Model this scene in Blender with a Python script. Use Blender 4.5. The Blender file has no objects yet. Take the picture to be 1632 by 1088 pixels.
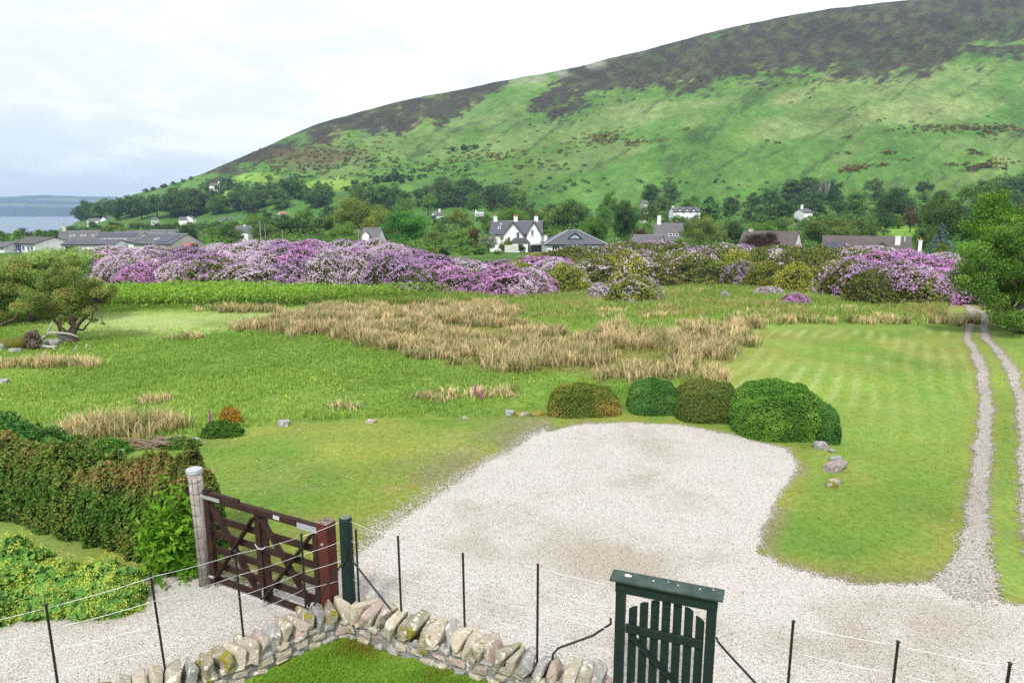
import bpy, bmesh, math, random
import numpy as np
from mathutils import Vector, Matrix
R = math.radians
S = bpy.context.scene
COL = S.collection

# ---------------------------------------------------------------- camera, sky, sun, exposure
F, H = 1088.0, 4.8
PITCH = math.atan(206 / F)
cam = bpy.data.objects.new('camera', bpy.data.cameras.new('camera')); COL.objects.link(cam)
cam.data.lens = 24.0; cam.data.sensor_width = 36.0
cam.data.clip_start = 0.1; cam.data.clip_end = 20000
cam.location = (0, 0, H); cam.rotation_euler = (R(90) - PITCH, 0, 0)
S.camera = cam
SUN_EL, SUN_AZ = R(50), R(-168)      # azimuth measured from +Y towards +X
w = bpy.data.worlds.new("World"); S.world = w; w.use_nodes = True
nt = w.node_tree; nt.nodes.clear()
def N(t, **k):
    n = nt.nodes.new(t)
    for a, b in k.items(): setattr(n, a, b)
    return n
out = N('ShaderNodeOutputWorld'); mixb = N('ShaderNodeMixShader')
sky = N('ShaderNodeTexSky', sky_type='NISHITA', sun_disc=False)
sky.sun_elevation = SUN_EL; sky.sun_rotation = SUN_AZ
b1 = N('ShaderNodeBackground'); b1.inputs[1].default_value = 0.15
nt.links.new(sky.outputs[0], b1.inputs[0])
tc = N('ShaderNodeTexCoord'); sep = N('ShaderNodeSeparateXYZ'); nt.links.new(tc.outputs['Generated'], sep.inputs[0])
add = N('ShaderNodeMath', operation='ADD'); add.inputs[1].default_value = 0.22; nt.links.new(sep.outputs[2], add.inputs[0])
mx = N('ShaderNodeMath', operation='MAXIMUM'); mx.inputs[1].default_value = 0.05; nt.links.new(add.outputs[0], mx.inputs[0])
cb = N('ShaderNodeCombineXYZ')
for i in (0, 1):
    dv = N('ShaderNodeMath', operation='DIVIDE'); nt.links.new(sep.outputs[i], dv.inputs[0]); nt.links.new(mx.outputs[0], dv.inputs[1]); nt.links.new(dv.outputs[0], cb.inputs[i])
n1 = N('ShaderNodeTexNoise'); n1.inputs['Scale'].default_value = 2.1; n1.inputs['Detail'].default_value = 10; n1.inputs['Roughness'].default_value = 0.56; n1.inputs['Distortion'].default_value = 0.25
nt.links.new(cb.outputs[0], n1.inputs['Vector'])
# clouds are greyer to the left, brighter to the right
gx = N('ShaderNodeMapRange'); gx.inputs[1].default_value = -0.75; gx.inputs[2].default_value = 0.15; gx.inputs[3].default_value = -0.14; gx.inputs[4].default_value = 0.2
nt.links.new(sep.outputs[0], gx.inputs[0])
ad = N('ShaderNodeMath', operation='ADD'); nt.links.new(n1.outputs[0], ad.inputs[0]); nt.links.new(gx.outputs[0], ad.inputs[1])
cr = N('ShaderNodeValToRGB'); nt.links.new(ad.outputs[0], cr.inputs[0])
el = cr.color_ramp.elements
el[0].position = 0.26; el[0].color = (0.68, 0.735, 0.79, 1)
el[1].position = 0.62; el[1].color = (0.93, 0.94, 0.97, 1)
for ps, c_ in ((0.36, (0.72, 0.765, 0.81, 1)), (0.46, (0.77, 0.80, 0.84, 1)), (0.54, (0.87, 0.90, 0.93, 1))):
    e = el.new(ps); e.color = c_
b2 = N('ShaderNodeBackground'); nt.links.new(cr.outputs[0], b2.inputs[0]); b2.inputs[1].default_value = .99
mixb.inputs[0].default_value = 0.93
nt.links.new(b1.outputs[0], mixb.inputs[1]); nt.links.new(b2.outputs[0], mixb.inputs[2]); nt.links.new(mixb.outputs[0], out.inputs[0])
sl = bpy.data.lights.new('sun', 'SUN'); sl.energy = 2.7; sl.angle = R(7); sl.color = (1, .95, .88)
so = bpy.data.objects.new('sun', sl); COL.objects.link(so)
sd_ = Vector((math.sin(SUN_AZ) * math.cos(SUN_EL), math.cos(SUN_AZ) * math.cos(SUN_EL), math.sin(SUN_EL)))
so.rotation_euler = sd_.to_track_quat('Z', 'Y').to_euler(); so.location = (0, -10, 60)
S.view_settings.view_transform = 'Standard'; S.view_settings.look = 'None'
S.view_settings.exposure = 0.52; S.view_settings.gamma = 1
S.cycles.max_bounces = 5; S.cycles.diffuse_bounces = 3; S.cycles.transparent_max_bounces = 6; S.cycles.volume_bounces = 0
S.cycles.use_denoising = False

# ---------------------------------------------------------------- helpers
cp_, sp_ = math.cos(PITCH), math.sin(PITCH)
def ray(px, py):
    x = (px - 816) / F; y = -(py - 544) / F
    return x, cp_ + y * sp_, -sp_ + y * cp_
def U(px, py, z=0.0):
    d = ray(px, py); t = (z - H) / d[2]
    return d[0] * t, d[1] * t
def UY(px, py, Y):
    d = ray(px, py); t = Y / d[1]
    return d[0] * t, Y, H + d[2] * t
def proj(x, y, z):
    w_ = z - H; dep = y * cp_ - w_ * sp_; up = y * sp_ + w_ * cp_
    dep = np.maximum(dep, 0.01)
    return 816 + F * x / dep, 544 - F * up / dep

def hsh(ix, iy, s):
    n = (ix.astype(np.int64) * 374761393 + iy.astype(np.int64) * 668265263 + s * 1442695041) & 0xffffffff
    n = ((n ^ (n >> 13)) * 1274126177) & 0xffffffff
    return ((n ^ (n >> 16)) & 0xffff) / 65535.0
def vn(x, y, s=0):
    x = np.asarray(x, float); y = np.asarray(y, float)
    ix = np.floor(x); iy = np.floor(y); fx = x - ix; fy = y - iy
    fx = fx * fx * (3 - 2 * fx); fy = fy * fy * (3 - 2 * fy)
    a = hsh(ix, iy, s); b = hsh(ix + 1, iy, s); c = hsh(ix, iy + 1, s); d = hsh(ix + 1, iy + 1, s)
    return (a * (1 - fx) + b * fx) * (1 - fy) + (c * (1 - fx) + d * fx) * fy
def fbm(x, y, s=0, o=4):
    r = 0; a = .5; t = 0
    for i in range(o):
        r = r + a * vn(x * 2 ** i + 17 * i, y * 2 ** i - 9 * i, s + i); t += a; a *= .5
    return r / t
def sst(a, b, x):
    t = np.clip((x - a) / (b - a), 0, 1); return t * t * (3 - 2 * t)
def sdpoly(x, y, P):
    x = np.asarray(x, float); y = np.asarray(y, float)
    d = np.full(x.shape, 1e18); ins = np.zeros(x.shape, bool)
    n = len(P)
    for i in range(n):
        x0, y0 = P[i]; x1, y1 = P[(i + 1) % n]
        ex, ey = x1 - x0, y1 - y0; L = ex * ex + ey * ey + 1e-12
        t = np.clip(((x - x0) * ex + (y - y0) * ey) / L, 0, 1)
        d = np.minimum(d, (x - x0 - t * ex) ** 2 + (y - y0 - t * ey) ** 2)
        if y0 != y1:
            c = ((y0 > y) != (y1 > y)) & (x < ex * (y - y0) / (y1 - y0) + x0)
            ins ^= c
    return np.where(ins, -1, 1) * np.sqrt(d)
def sdline(x, y, P):
    d = np.full(np.shape(x), 1e18)
    for (x0, y0), (x1, y1) in zip(P[:-1], P[1:]):
        ex, ey = x1 - x0, y1 - y0
        t = np.clip(((x - x0) * ex + (y - y0) * ey) / (ex * ex + ey * ey + 1e-12), 0, 1)
        d = np.minimum(d, (x - x0 - t * ex) ** 2 + (y - y0 - t * ey) ** 2)
    return np.sqrt(d)

# ---------------------------------------------------------------- terrain height
KPX = np.array([-600, 0, 110, 150, 220, 300, 400, 510, 600, 700, 800, 900, 1000, 1100, 1200, 1300, 1400, 1500, 1632, 2200.])
RPY = np.array([372, 372, 368, 333, 307, 289, 247, 198, 171, 149, 129, 111, 86, 56, 31, 13, 2, -5, -22, -60.])
RY = np.array([1000, 900, 850, 820, 800, 800, 850, 880, 900, 930, 950, 970, 980, 980, 970, 960, 950, 940, 900, 850.])
Z300 = np.array([-7, -7, -7, -7, -6.5, -6, -5, -4.5, -4, -3.5, -3, -2.5, -2, -1.5, -1, 0, 1, 2, 3, 4.])
Z500 = np.array([-14, -14, -13, -12, -11, -8, -3, 2, 5, 6, 7, 8, 9, 10, 11, 13, 15, 17, 19, 21.])
ku = (KPX - 816) / F * cp_
def ridge_z(px, py, Y): return np.array([UY(a, b, c)[2] for a, b, c in zip(px, py, Y)])
RZ = ridge_z(KPX, RPY, RY)
def smooth_tab(u, tab):
    o = 0
    for dd in (-0.03, 0, 0.03): o = o + np.interp(u + dd, ku, tab)
    return o / 3
def hgt(x, y):
    x = np.asarray(x, float); y = np.asarray(y, float)
    Y = np.maximum(y, 1.0)
    u = x / np.maximum(Y, 25)
    zr = smooth_tab(u, RZ); yr = smooth_tab(u, RY); z3 = smooth_tab(u, Z300); z5 = smooth_tab(u, Z500)
    ks = [(28, 0 * zr), (45, 0 * zr - .25), (60, 0 * zr - .7), (150, 0 * zr - 3.6), (300, z3), (500, z5)]
    z = np.zeros_like(zr)
    for (a, za), (b, zb) in zip(ks[:-1], ks[1:]):
        t = np.clip((Y - a) / (b - a), 0, 1)
        if a >= 150: t = t * t * (3 - 2 * t) * .35 + t * .65
        z = np.where((Y > a) & (Y <= b), za + (zb - za) * t, z)
    t = np.clip((Y - 500) / (yr - 500), 0, 1)
    prof = 1 - (1 - t) ** 1.35
    steep = z5 + (zr - z5) * (0.42 * t + 0.58 * prof)
    z = np.where(Y > 500, steep, z)
    z = np.where(Y > yr, zr - (Y - yr) * 0.10 - 0.0008 * (Y - yr) ** 2, z)
    # shore falls under the sea on the left
    sh = np.interp(u, [ku[0], ku[2] + .02, ku[3], ku[4]], [1, 1, 0.3, 0])
    z = np.where(Y > 850, z - sh * (Y - 850) * .07, z)
    z = np.maximum(z, -45)
    g = sst(330, 620, Y) * (1 - 0.85 * sst(.86, 1.0, Y / yr)) * sst(-.55, -.25, u)
    xx = x + Y * .28
    z = z + g * ((fbm(xx / 60, y / 210, 5, 4) - .5) * 26 + (fbm(xx / 19, y / 55, 11, 3) - .5) * 8)
    # near relief
    nr = sst(4, 9, y) * (1 - sst(55, 80, y))
    z = z + nr * (fbm(x / 6, y / 6, 3, 2) - .5) * .16 * sst(9, 20, y)
    m = sst(0, 2.2, bank(x, y)) * (1 - sst(28, 36, y)); z = z - .32 * m
    l = sst(0, 1.6, ledge(x, y)) * (1 - sst(24, 34, y)); z = z - .25 * l
    return z
def bank(x, y):      # >0 east of the little bank beside the gravel
    return (x - (6.3 + (13 - y) * .05)) * sst(8.6, 10.2, y) * (1 - sst(17, 21, y)) - .2
def ledge(x, y):     # >0 beyond the mown edge on the left
    return (y - np.interp(x, [-14, -7.2, -5.2, -3, 1.8, 4], [11.4, 12.6, 14.2, 14.9, 15.6, 18])) * (1 - sst(1.5, 3.5, x))
def h1(x, y): return float(hgt(np.array([x]), np.array([y]))[0])
def G(px, py):
    """ground point seen at a photo pixel (ray march on the terrain)"""
    d = np.array(ray(px, py)); ts = np.geomspace(4, 4000, 420)
    for k in range(3):
        g = H + d[2] * ts - hgt(d[0] * ts, d[1] * ts); b = np.nonzero(g < 0)[0]
        i = b[0] if len(b) else len(ts) - 1
        if i == 0: break
        ts = np.linspace(ts[i - 1], ts[i], 24)
    t = ts[min(i, len(ts) - 1)]
    return float(d[0] * t), float(d[1] * t)
def poly(pts): return [G(*p) if p[1] > 470 else U(*p) for p in pts]

# ---------------------------------------------------------------- mesh + object helpers
def mesh_np(name, V, Fc, mat=None, attrs=None, smooth=False, colors=None):
    V = np.asarray(V, np.float32); Fc = np.asarray(Fc, np.int32)
    me = bpy.data.meshes.new(name)
    k = Fc.shape[1]
    me.vertices.add(len(V)); me.vertices.foreach_set('co', V.ravel())
    me.loops.add(Fc.size); me.loops.foreach_set('vertex_index', Fc.ravel())
    me.polygons.add(len(Fc)); me.polygons.foreach_set('loop_start', np.arange(0, Fc.size, k, dtype=np.int32))
    if smooth: me.polygons.foreach_set('use_smooth', np.ones(len(Fc), bool))
    for a, v in (attrs or {}).items():
        at = me.attributes.new(a, 'FLOAT', 'POINT'); at.data.foreach_set('value', np.asarray(v, np.float32))
    if colors is not None:
        c4 = np.ones((len(V), 4), np.float32); c4[:, :3] = colors
        at = me.attributes.new('Col', 'FLOAT_COLOR', 'POINT'); at.data.foreach_set('color', c4.ravel())
    me.update(calc_edges=True)
    if mat: me.materials.append(mat)
    return me
def link(name, me, parent=None, label=None, cat=None, group=None, kind=None, loc=None, rz=None):
    o = bpy.data.objects.new(name, me); COL.objects.link(o)
    if parent is not None: o.parent = parent
    if loc is not None: o.location = loc
    if rz is not None: o.rotation_euler = (0, 0, rz)
    if label: o['label'] = label
    if cat: o['category'] = cat
    if group: o['group'] = group
    if kind: o['kind'] = kind
    return o
def thing(name, label, cat, loc=(0, 0, 0), rz=0, group=None): return link(name, None, None, label, cat, group, None, loc, rz)
def copy_tree(o, parent=None):
    c = o.copy(); COL.objects.link(c)
    if parent is not None: c.parent = parent
    for ch in [q for q in o.children]: copy_tree(ch, c)
    return c
class MB:
    """collects polygons, builds ONE mesh"""
    def __init__(s): s.v = []; s.f = []
    def add(s, vs, fs):
        b = len(s.v); s.v += [tuple(v) for v in vs]; s.f += [tuple(b + i for i in f) for f in fs]
    def box(s, c, d, M=None):
        x, y, z = d[0] / 2, d[1] / 2, d[2] / 2
        vs = [Vector((sx * x, sy * y, sz * z)) for sx in (-1, 1) for sy in (-1, 1) for sz in (-1, 1)]
        if M is not None: vs = [M @ v for v in vs]
        vs = [v + Vector(c) for v in vs]
        s.add(vs, [(0, 1, 3, 2), (4, 6, 7, 5), (0, 4, 5, 1), (2, 3, 7, 6), (0, 2, 6, 4), (1, 5, 7, 3)])
    def beam(s, a, b, wd, th, up=(0, 0, 1)):
        a = Vector(a); b = Vector(b); d = (b - a).normalized(); sd = d.cross(Vector(up)).normalized(); u = sd.cross(d)
        vs = [p + sd * th / 2 * i + u * wd / 2 * j for p in (a, b) for i in (-1, 1) for j in (-1, 1)]
        s.add(vs, [(0, 1, 3, 2), (4, 6, 7, 5), (0, 4, 5, 1), (2, 3, 7, 6), (0, 2, 6, 4), (1, 5, 7, 3)])
    def tube(s, pts, rad, n=8, cap=True):
        pts = [Vector(p) for p in pts]; rad = rad if hasattr(rad, '__len__') else [rad] * len(pts)
        b = len(s.v); prev = None
        for i, p in enumerate(pts):
            d = (pts[min(i + 1, len(pts) - 1)] - pts[max(i - 1, 0)]).normalized()
            a = prev if prev is not None else (Vector((1, 0, 0)) if abs(d.x) < .8 else Vector((0, 1, 0)))
            a = (a - d * a.dot(d)).normalized(); prev = a; c = d.cross(a)
            for k in range(n):
                t = 2 * math.pi * k / n; s.v.append(tuple(p + (a * math.cos(t) + c * math.sin(t)) * rad[i]))
        for i in range(len(pts) - 1):
            for k in range(n):
                s.f.append((b + i * n + k, b + i * n + (k + 1) % n, b + (i + 1) * n + (k + 1) % n, b + (i + 1) * n + k))
        if cap:
            s.f.append(tuple(b + k for k in reversed(range(n)))); s.f.append(tuple(b + (len(pts) - 1) * n + k for k in range(n)))
    def prism(s, prof, y0, y1):
        n = len(prof)
        s.add([(x, y0, z) for x, z in prof] + [(x, y1, z) for x, z in prof],
              [tuple(range(n)), tuple(reversed(range(n, 2 * n)))] + [(i, i + n, (i + 1) % n + n, (i + 1) % n) for i in range(n)])
    def mesh(s, name, mat, smooth=False, bevel=0):
        me = bpy.data.meshes.new(name); me.from_pydata(s.v, [], s.f); me.materials.append(mat)
        bm = bmesh.new(); bm.from_mesh(me); bmesh.ops.recalc_face_normals(bm, faces=bm.faces)
        if bevel: bmesh.ops.bevel(bm, geom=list(bm.edges), offset=bevel, segments=1, affect='EDGES')
        bm.to_mesh(me); bm.free()
        if smooth: me.shade_smooth()
        return me
    def obj(s, name, mat, parent=None, smooth=False, bevel=0, **k):
        return link(name, s.mesh(name, mat, smooth, bevel), parent, **k)

# ---------------------------------------------------------------- materials
def mat(name, base, rough=.85, noise=None, bump=0, bscale=30, col2=None, spec=.3, metal=0, detail=4):
    m = bpy.data.materials.new(name); m.use_nodes = True; t = m.node_tree; b = t.nodes['Principled BSDF']
    b.inputs['Roughness'].default_value = rough; b.inputs['Metallic'].default_value = metal
    b.inputs['Specular IOR Level'].default_value = spec
    b.inputs['Base Color'].default_value = (*base, 1)
    co = t.nodes.new('ShaderNodeTexCoord')
    if noise:
        n = t.nodes.new('ShaderNodeTexNoise'); n.inputs['Scale'].default_value = noise; n.inputs['Detail'].default_value = detail
        t.links.new(co.outputs['Object'], n.inputs['Vector'])
        r = t.nodes.new('ShaderNodeValToRGB'); t.links.new(n.outputs[0], r.inputs[0])
        r.color_ramp.elements[0].position = .35; r.color_ramp.elements[1].position = .68
        r.color_ramp.elements[0].color = (*base, 1); c2 = col2 or tuple(c * .6 for c in base)
        r.color_ramp.elements[1].color = (*c2, 1); t.links.new(r.outputs[0], b.inputs['Base Color'])
    if bump:
        n = t.nodes.new('ShaderNodeTexNoise'); n.inputs['Scale'].default_value = bscale; n.inputs['Detail'].default_value = 5
        t.links.new(co.outputs['Object'], n.inputs['Vector'])
        bp = t.nodes.new('ShaderNodeBump'); bp.inputs['Strength'].default_value = bump; bp.inputs['Distance'].default_value = .02
        t.links.new(n.outputs[0], bp.inputs['Height']); t.links.new(bp.outputs[0], b.inputs['Normal'])
    return m
def leafmat(name, cols, trans=.35, objvar=.12, rough=.6, satvar=0):
    """cols: colours picked by the per-leaf value v (0..1)"""
    m = bpy.data.materials.new(name); m.use_nodes = True; t = m.node_tree; t.nodes.clear()
    o = t.nodes.new('ShaderNodeOutputMaterial'); at = t.nodes.new('ShaderNodeAttribute'); at.attribute_name = 'v'
    r = t.nodes.new('ShaderNodeValToRGB'); t.links.new(at.outputs['Fac'], r.inputs[0])
    el = r.color_ramp.elements
    el[0].position = 0; el[0].color = (*cols[0], 1); el[1].position = 1; el[1].color = (*cols[-1], 1)
    for i, c in enumerate(cols[1:-1]): e = el.new((i + 1) / (len(cols) - 1)); e.color = (*c, 1)
    oi = t.nodes.new('ShaderNodeObjectInfo'); hs = t.nodes.new('ShaderNodeHueSaturation')
    mr = t.nodes.new('ShaderNodeMapRange'); mr.inputs[3].default_value = 1 - objvar * 2; mr.inputs[4].default_value = 1 + objvar * 2
    t.links.new(oi.outputs['Random'], mr.inputs[0]); t.links.new(mr.outputs[0], hs.inputs['Value'])
    mh = t.nodes.new('ShaderNodeMapRange'); mh.inputs[3].default_value = .5 - objvar * .12; mh.inputs[4].default_value = .5 + objvar * .12
    ml = t.nodes.new('ShaderNodeMath'); ml.operation = 'MULTIPLY'; ml.inputs[1].default_value = 7.13; t.links.new(oi.outputs['Random'], ml.inputs[0])
    fr = t.nodes.new('ShaderNodeMath'); fr.operation = 'FRACT'; t.links.new(ml.outputs[0], fr.inputs[0]); t.links.new(fr.outputs[0], mh.inputs[0]); t.links.new(mh.outputs[0], hs.inputs['Hue'])
    t.links.new(r.outputs[0], hs.inputs['Color'])
    d = t.nodes.new('ShaderNodeBsdfDiffuse'); tr = t.nodes.new('ShaderNodeBsdfTranslucent'); mx = t.nodes.new('ShaderNodeMixShader')
    mx.inputs[0].default_value = trans
    t.links.new(hs.outputs[0], d.inputs[0]); t.links.new(hs.outputs[0], tr.inputs[0]); t.links.new(d.outputs[0], mx.inputs[1]); t.links.new(tr.outputs[0], mx.inputs[2])
    t.links.new(mx.outputs[0], o.inputs[0])
    return m
def groundmat(name, grassy=True, mid=9, fine=60, far=False):
    m = bpy.data.materials.new(name); m.use_nodes = True; t = m.node_tree; b = t.nodes['Principled BSDF']
    b.inputs['Roughness'].default_value = .95; b.inputs['Specular IOR Level'].default_value = .1
    L = t.links.new
    at = t.nodes.new('ShaderNodeAttribute'); at.attribute_name = 'Col'
    ge = t.nodes.new('ShaderNodeNewGeometry')
    def noise(sc, de=5, ro=.6, dist=0, stretch=None):
        n = t.nodes.new('ShaderNodeTexNoise'); n.inputs['Scale'].default_value = sc; n.inputs['Detail'].default_value = de; n.inputs['Roughness'].default_value = ro; n.inputs['Distortion'].default_value = dist
        if stretch:
            mp = t.nodes.new('ShaderNodeMapping'); mp.inputs['Scale'].default_value = stretch[0]; mp.inputs['Rotation'].default_value = stretch[1]
            L(ge.outputs['Position'], mp.inputs[0]); L(mp.outputs[0], n.inputs['Vector'])
        else: L(ge.outputs['Position'], n.inputs['Vector'])
        return n
    def mr(src, a, b_, lo=.25, hi=.75):
        q = t.nodes.new('ShaderNodeMapRange'); q.inputs[1].default_value = lo; q.inputs[2].default_value = hi; q.inputs[3].default_value = a; q.inputs[4].default_value = b_
        L(src, q.inputs[0]); return q.outputs[0]
    def mul(a, b_):
        q = t.nodes.new('ShaderNodeMath'); q.operation = 'MULTIPLY'; L(a, q.inputs[0]); L(b_, q.inputs[1]); return q.outputs[0]
    if far:
        na = noise(.02, 8, .62, 0, ((1, .45, 1), (0, 0, .25))); nb = noise(.11, 8, .75); nc = noise(.5, 4, .8)
        v = mul(mul(mr(na.outputs[0], .7, 1.32), mr(nb.outputs[0], .55, 1.45)), mr(nc.outputs[0], .7, 1.3))
        hue = mr(noise(.013, 6, .6).outputs[0], .485, .512)
    else:
        na = noise(.5, 6, .6); nb = noise(mid, 6, .7); nc = noise(fine, 3, .8)
        v = mul(mul(mr(na.outputs[0], .84, 1.16), mr(nb.outputs[0], .68, 1.34)), mr(nc.outputs[0], .7, 1.3))
        hue = mr(noise(.8, 5, .65).outputs[0], .474, .520)
    hs = t.nodes.new('ShaderNodeHueSaturation'); L(at.outputs['Color'], hs.inputs['Color']); L(v, hs.inputs['Value']); L(hue, hs.inputs['Hue'])
    L(hs.outputs[0], b.inputs['Base Color'])
    bp = t.nodes.new('ShaderNodeBump'); bp.inputs['Strength'].default_value = .9 if not far else .8; bp.inputs['Distance'].default_value = .03 if not far else 2.0
    L(nb.outputs[0], bp.inputs['Height']); L(bp.outputs[0], b.inputs['Normal'])
    return m
def gravelmat(name, stops, scale, tint_lo, tint_hi, moss):
    """loose stones: one voronoi cell is one stone; 'cov' says how densely they lie"""
    m = bpy.data.materials.new(name); m.use_nodes = True; t = m.node_tree; b = t.nodes['Principled BSDF']; L = t.links.new
    b.inputs['Roughness'].default_value = .9; b.inputs['Specular IOR Level'].default_value = .2
    ge = t.nodes.new('ShaderNodeNewGeometry')
    vo = t.nodes.new('ShaderNodeTexVoronoi'); vo.inputs['Scale'].default_value = scale; L(ge.outputs['Position'], vo.inputs['Vector'])
    sp = t.nodes.new('ShaderNodeSeparateColor'); L(vo.outputs['Color'], sp.inputs[0])
    r = t.nodes.new('ShaderNodeValToRGB'); L(sp.outputs[0], r.inputs[0]); el = r.color_ramp.elements
    el[0].position = 0; el[0].color = (*stops[0][1], 1); el[1].position = 1; el[1].color = (*stops[-1][1], 1)
    for p, c in stops[1:-1]: e = el.new(p); e.color = (*c, 1)
    dk = t.nodes.new('ShaderNodeMapRange'); dk.inputs[1].default_value = .25; dk.inputs[2].default_value = .75; dk.inputs[3].default_value = 1; dk.inputs[4].default_value = .5
    L(vo.outputs['Distance'], dk.inputs[0])
    n = t.nodes.new('ShaderNodeTexNoise'); n.inputs['Scale'].default_value = .55; n.inputs['Detail'].default_value = 7; n.inputs['Roughness'].default_value = .68; L(ge.outputs['Position'], n.inputs['Vector'])
    r2 = t.nodes.new('ShaderNodeValToRGB'); L(n.outputs[0], r2.inputs[0]); r2.color_ramp.elements[0].position = .28; r2.color_ramp.elements[1].position = .50
    r2.color_ramp.elements[0].color = (*tint_lo, 1); r2.color_ramp.elements[1].color = (*tint_hi, 1)
    dirt = t.nodes.new('ShaderNodeAttribute'); dirt.attribute_name = 'dirt'
    md = t.nodes.new('ShaderNodeMix'); md.data_type = 'RGBA'; md.inputs['B'].default_value = (*tint_lo, 1)
    L(dirt.outputs['Fac'], md.inputs['Factor']); L(r2.outputs[0], md.inputs['A'])
    a = t.nodes.new('ShaderNodeMix'); a.data_type = 'RGBA'; a.blend_type = 'MULTIPLY'; a.inputs['Factor'].default_value = 1
    L(r.outputs[0], a.inputs['A']); L(md.outputs['Result'], a.inputs['B'])
    hs = t.nodes.new('ShaderNodeHueSaturation'); L(a.outputs['Result'], hs.inputs['Color']); L(dk.outputs[0], hs.inputs['Value'])
    n3 = t.nodes.new('ShaderNodeTexNoise'); n3.inputs['Scale'].default_value = 2.6; n3.inputs['Detail'].default_value = 9; n3.inputs['Roughness'].default_value = .78; L(ge.outputs['Position'], n3.inputs['Vector'])
    r3 = t.nodes.new('ShaderNodeValToRGB'); L(n3.outputs[0], r3.inputs[0]); r3.color_ramp.elements[0].position = moss; r3.color_ramp.elements[1].position = moss + .05
    mo = t.nodes.new('ShaderNodeMix'); mo.data_type = 'RGBA'; mo.inputs['B'].default_value = (.16, .17, .05, 1)
    mm = t.nodes.new('ShaderNodeMath'); mm.operation = 'MULTIPLY'; mm.inputs[1].default_value = .55; L(r3.outputs[0], mm.inputs[0])
    L(mm.outputs[0], mo.inputs['Factor']); L(hs.outputs[0], mo.inputs['A']); L(mo.outputs['Result'], b.inputs['Base Color'])
    bp = t.nodes.new('ShaderNodeBump'); bp.inputs['Strength'].default_value = .7; bp.inputs['Distance'].default_value = .012; bp.invert = True
    L(vo.outputs['Distance'], bp.inputs['Height']); L(bp.outputs[0], b.inputs['Normal'])
    cv = t.nodes.new('ShaderNodeAttribute'); cv.attribute_name = 'cov'
    lt = t.nodes.new('ShaderNodeMath'); lt.operation = 'LESS_THAN'; L(sp.outputs[1], lt.inputs[0])
    nn = t.nodes.new('ShaderNodeTexNoise'); nn.inputs['Scale'].default_value = 5; nn.inputs['Detail'].default_value = 5; L(ge.outputs['Position'], nn.inputs['Vector'])
    ma = t.nodes.new('ShaderNodeMath'); ma.operation = 'MULTIPLY_ADD'; ma.inputs[1].default_value = .9; L(nn.outputs[0], ma.inputs[0]); 
    sb = t.nodes.new('ShaderNodeMath'); sb.operation = 'ADD'; sb.inputs[1].default_value = -.45; L(cv.outputs['Fac'], sb.inputs[0]); L(sb.outputs[0], ma.inputs[2])
    L(ma.outputs[0], lt.inputs[1])
    ts = t.nodes.new('ShaderNodeBsdfTransparent'); mx = t.nodes.new('ShaderNodeMixShader'); L(lt.outputs[0], mx.inputs[0]); L(ts.outputs[0], mx.inputs[1]); L(b.outputs[0], mx.inputs[2])
    L(mx.outputs[0], t.nodes['Material Output'].inputs[0])
    return m

# ---------------------------------------------------------------- ground zones (world polygons of the place)
gravel_P = [(-9, 1.5), (-12, 5.8)] + poly([(-330, 1010), (0, 990), (100, 985), (180, 975), (225, 945), (245, 922), (310, 925), (345, 932), (430, 952), (490, 955), (540, 925), (580, 890), (640, 845), (690, 805), (740, 772), (790, 740), (840, 710), (880, 688), (930, 674), (1010, 672), (1090, 677), (1160, 690), (1220, 705), (1262, 715), (1274, 740), (1264, 770), (1238, 808), (1214, 850), (1210, 878), (1240, 897), (1300, 914), (1380, 930), (1440, 937), (1480, 936), (1492, 918), (1520, 912), (1560, 927), (1590, 952), (1640, 965), (1760, 1000)]) + [(16, 6), (20, 1.5)]
track_L = poly([(1541, 484), (1549, 500), (1545, 520), (1541, 540), (1554, 560), (1567, 590), (1572, 640), (1568, 700), (1562, 760), (1558, 820), (1553, 880), (1540, 935)])
track_R = poly([(1569, 500), (1568, 520), (1571, 540), (1592, 560), (1613, 590), (1628, 630), (1637, 700), (1645, 800), (1660, 900)])
# the lane goes on towards the houses
track_L = [(30.5, 66), (27.5, 50)] + track_L
track_R = [(32.5, 66), (29.5, 50)] + track_R
mown_P = poly([(1212, 526), (1300, 524), (1400, 525), (1512, 525), (1535, 545), (1558, 580), (1566, 640), (1560, 720), (1550, 800), (1540, 880), (1500, 925), (1440, 937), (1300, 912), (1212, 878), (1214, 850), (1274, 750), (1300, 700), (1240, 640), (1140, 606), (1180, 570)])
lawn_P = [U(0, 760), U(190, 722)] + poly([(230, 715), (320, 705), (380, 688), (450, 677), (600, 668), (800, 664), (870, 662), (1000, 655), (1100, 660), (1260, 700), (1290, 760), (1220, 890), (700, 900), (500, 955), (330, 930), (240, 880), (100, 840)])
rush_P = poly([(385, 522), (440, 505), (540, 490), (700, 484), (790, 487), (820, 505), (826, 525), (940, 535), (1010, 535), (1120, 525), (1195, 520), (1200, 545), (1185, 575), (1150, 590), (1125, 600), (1080, 606), (1010, 605), (900, 597), (820, 594), (740, 585), (640, 568), (560, 546), (470, 535)])
hole1 = poly([(700, 520), (760, 522), (840, 533), (830, 545), (760, 535)])
hole2 = poly([(960, 563), (1060, 558), (1085, 572), (1060, 588), (990, 582)])
fern_P = poly([(60, 482), (60, 500), (190, 496), (320, 494), (480, 490), (600, 482), (700, 476), (752, 474)]) + [U(700, 469), U(560, 471), U(400, 467), U(200, 468), U(100, 470)]
pale_P = poly([(180, 500), (400, 495), (560, 488), (380, 530), (200, 530), (60, 520)])
C = lambda *a: np.array(a)
G_MEADOW = C(.13, .215, .04); G_MEADOW2 = C(.18, .27, .055); G_LAWN = C(.145, .225, .042); G_MOWN = C(.175, .27, .05)
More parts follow.
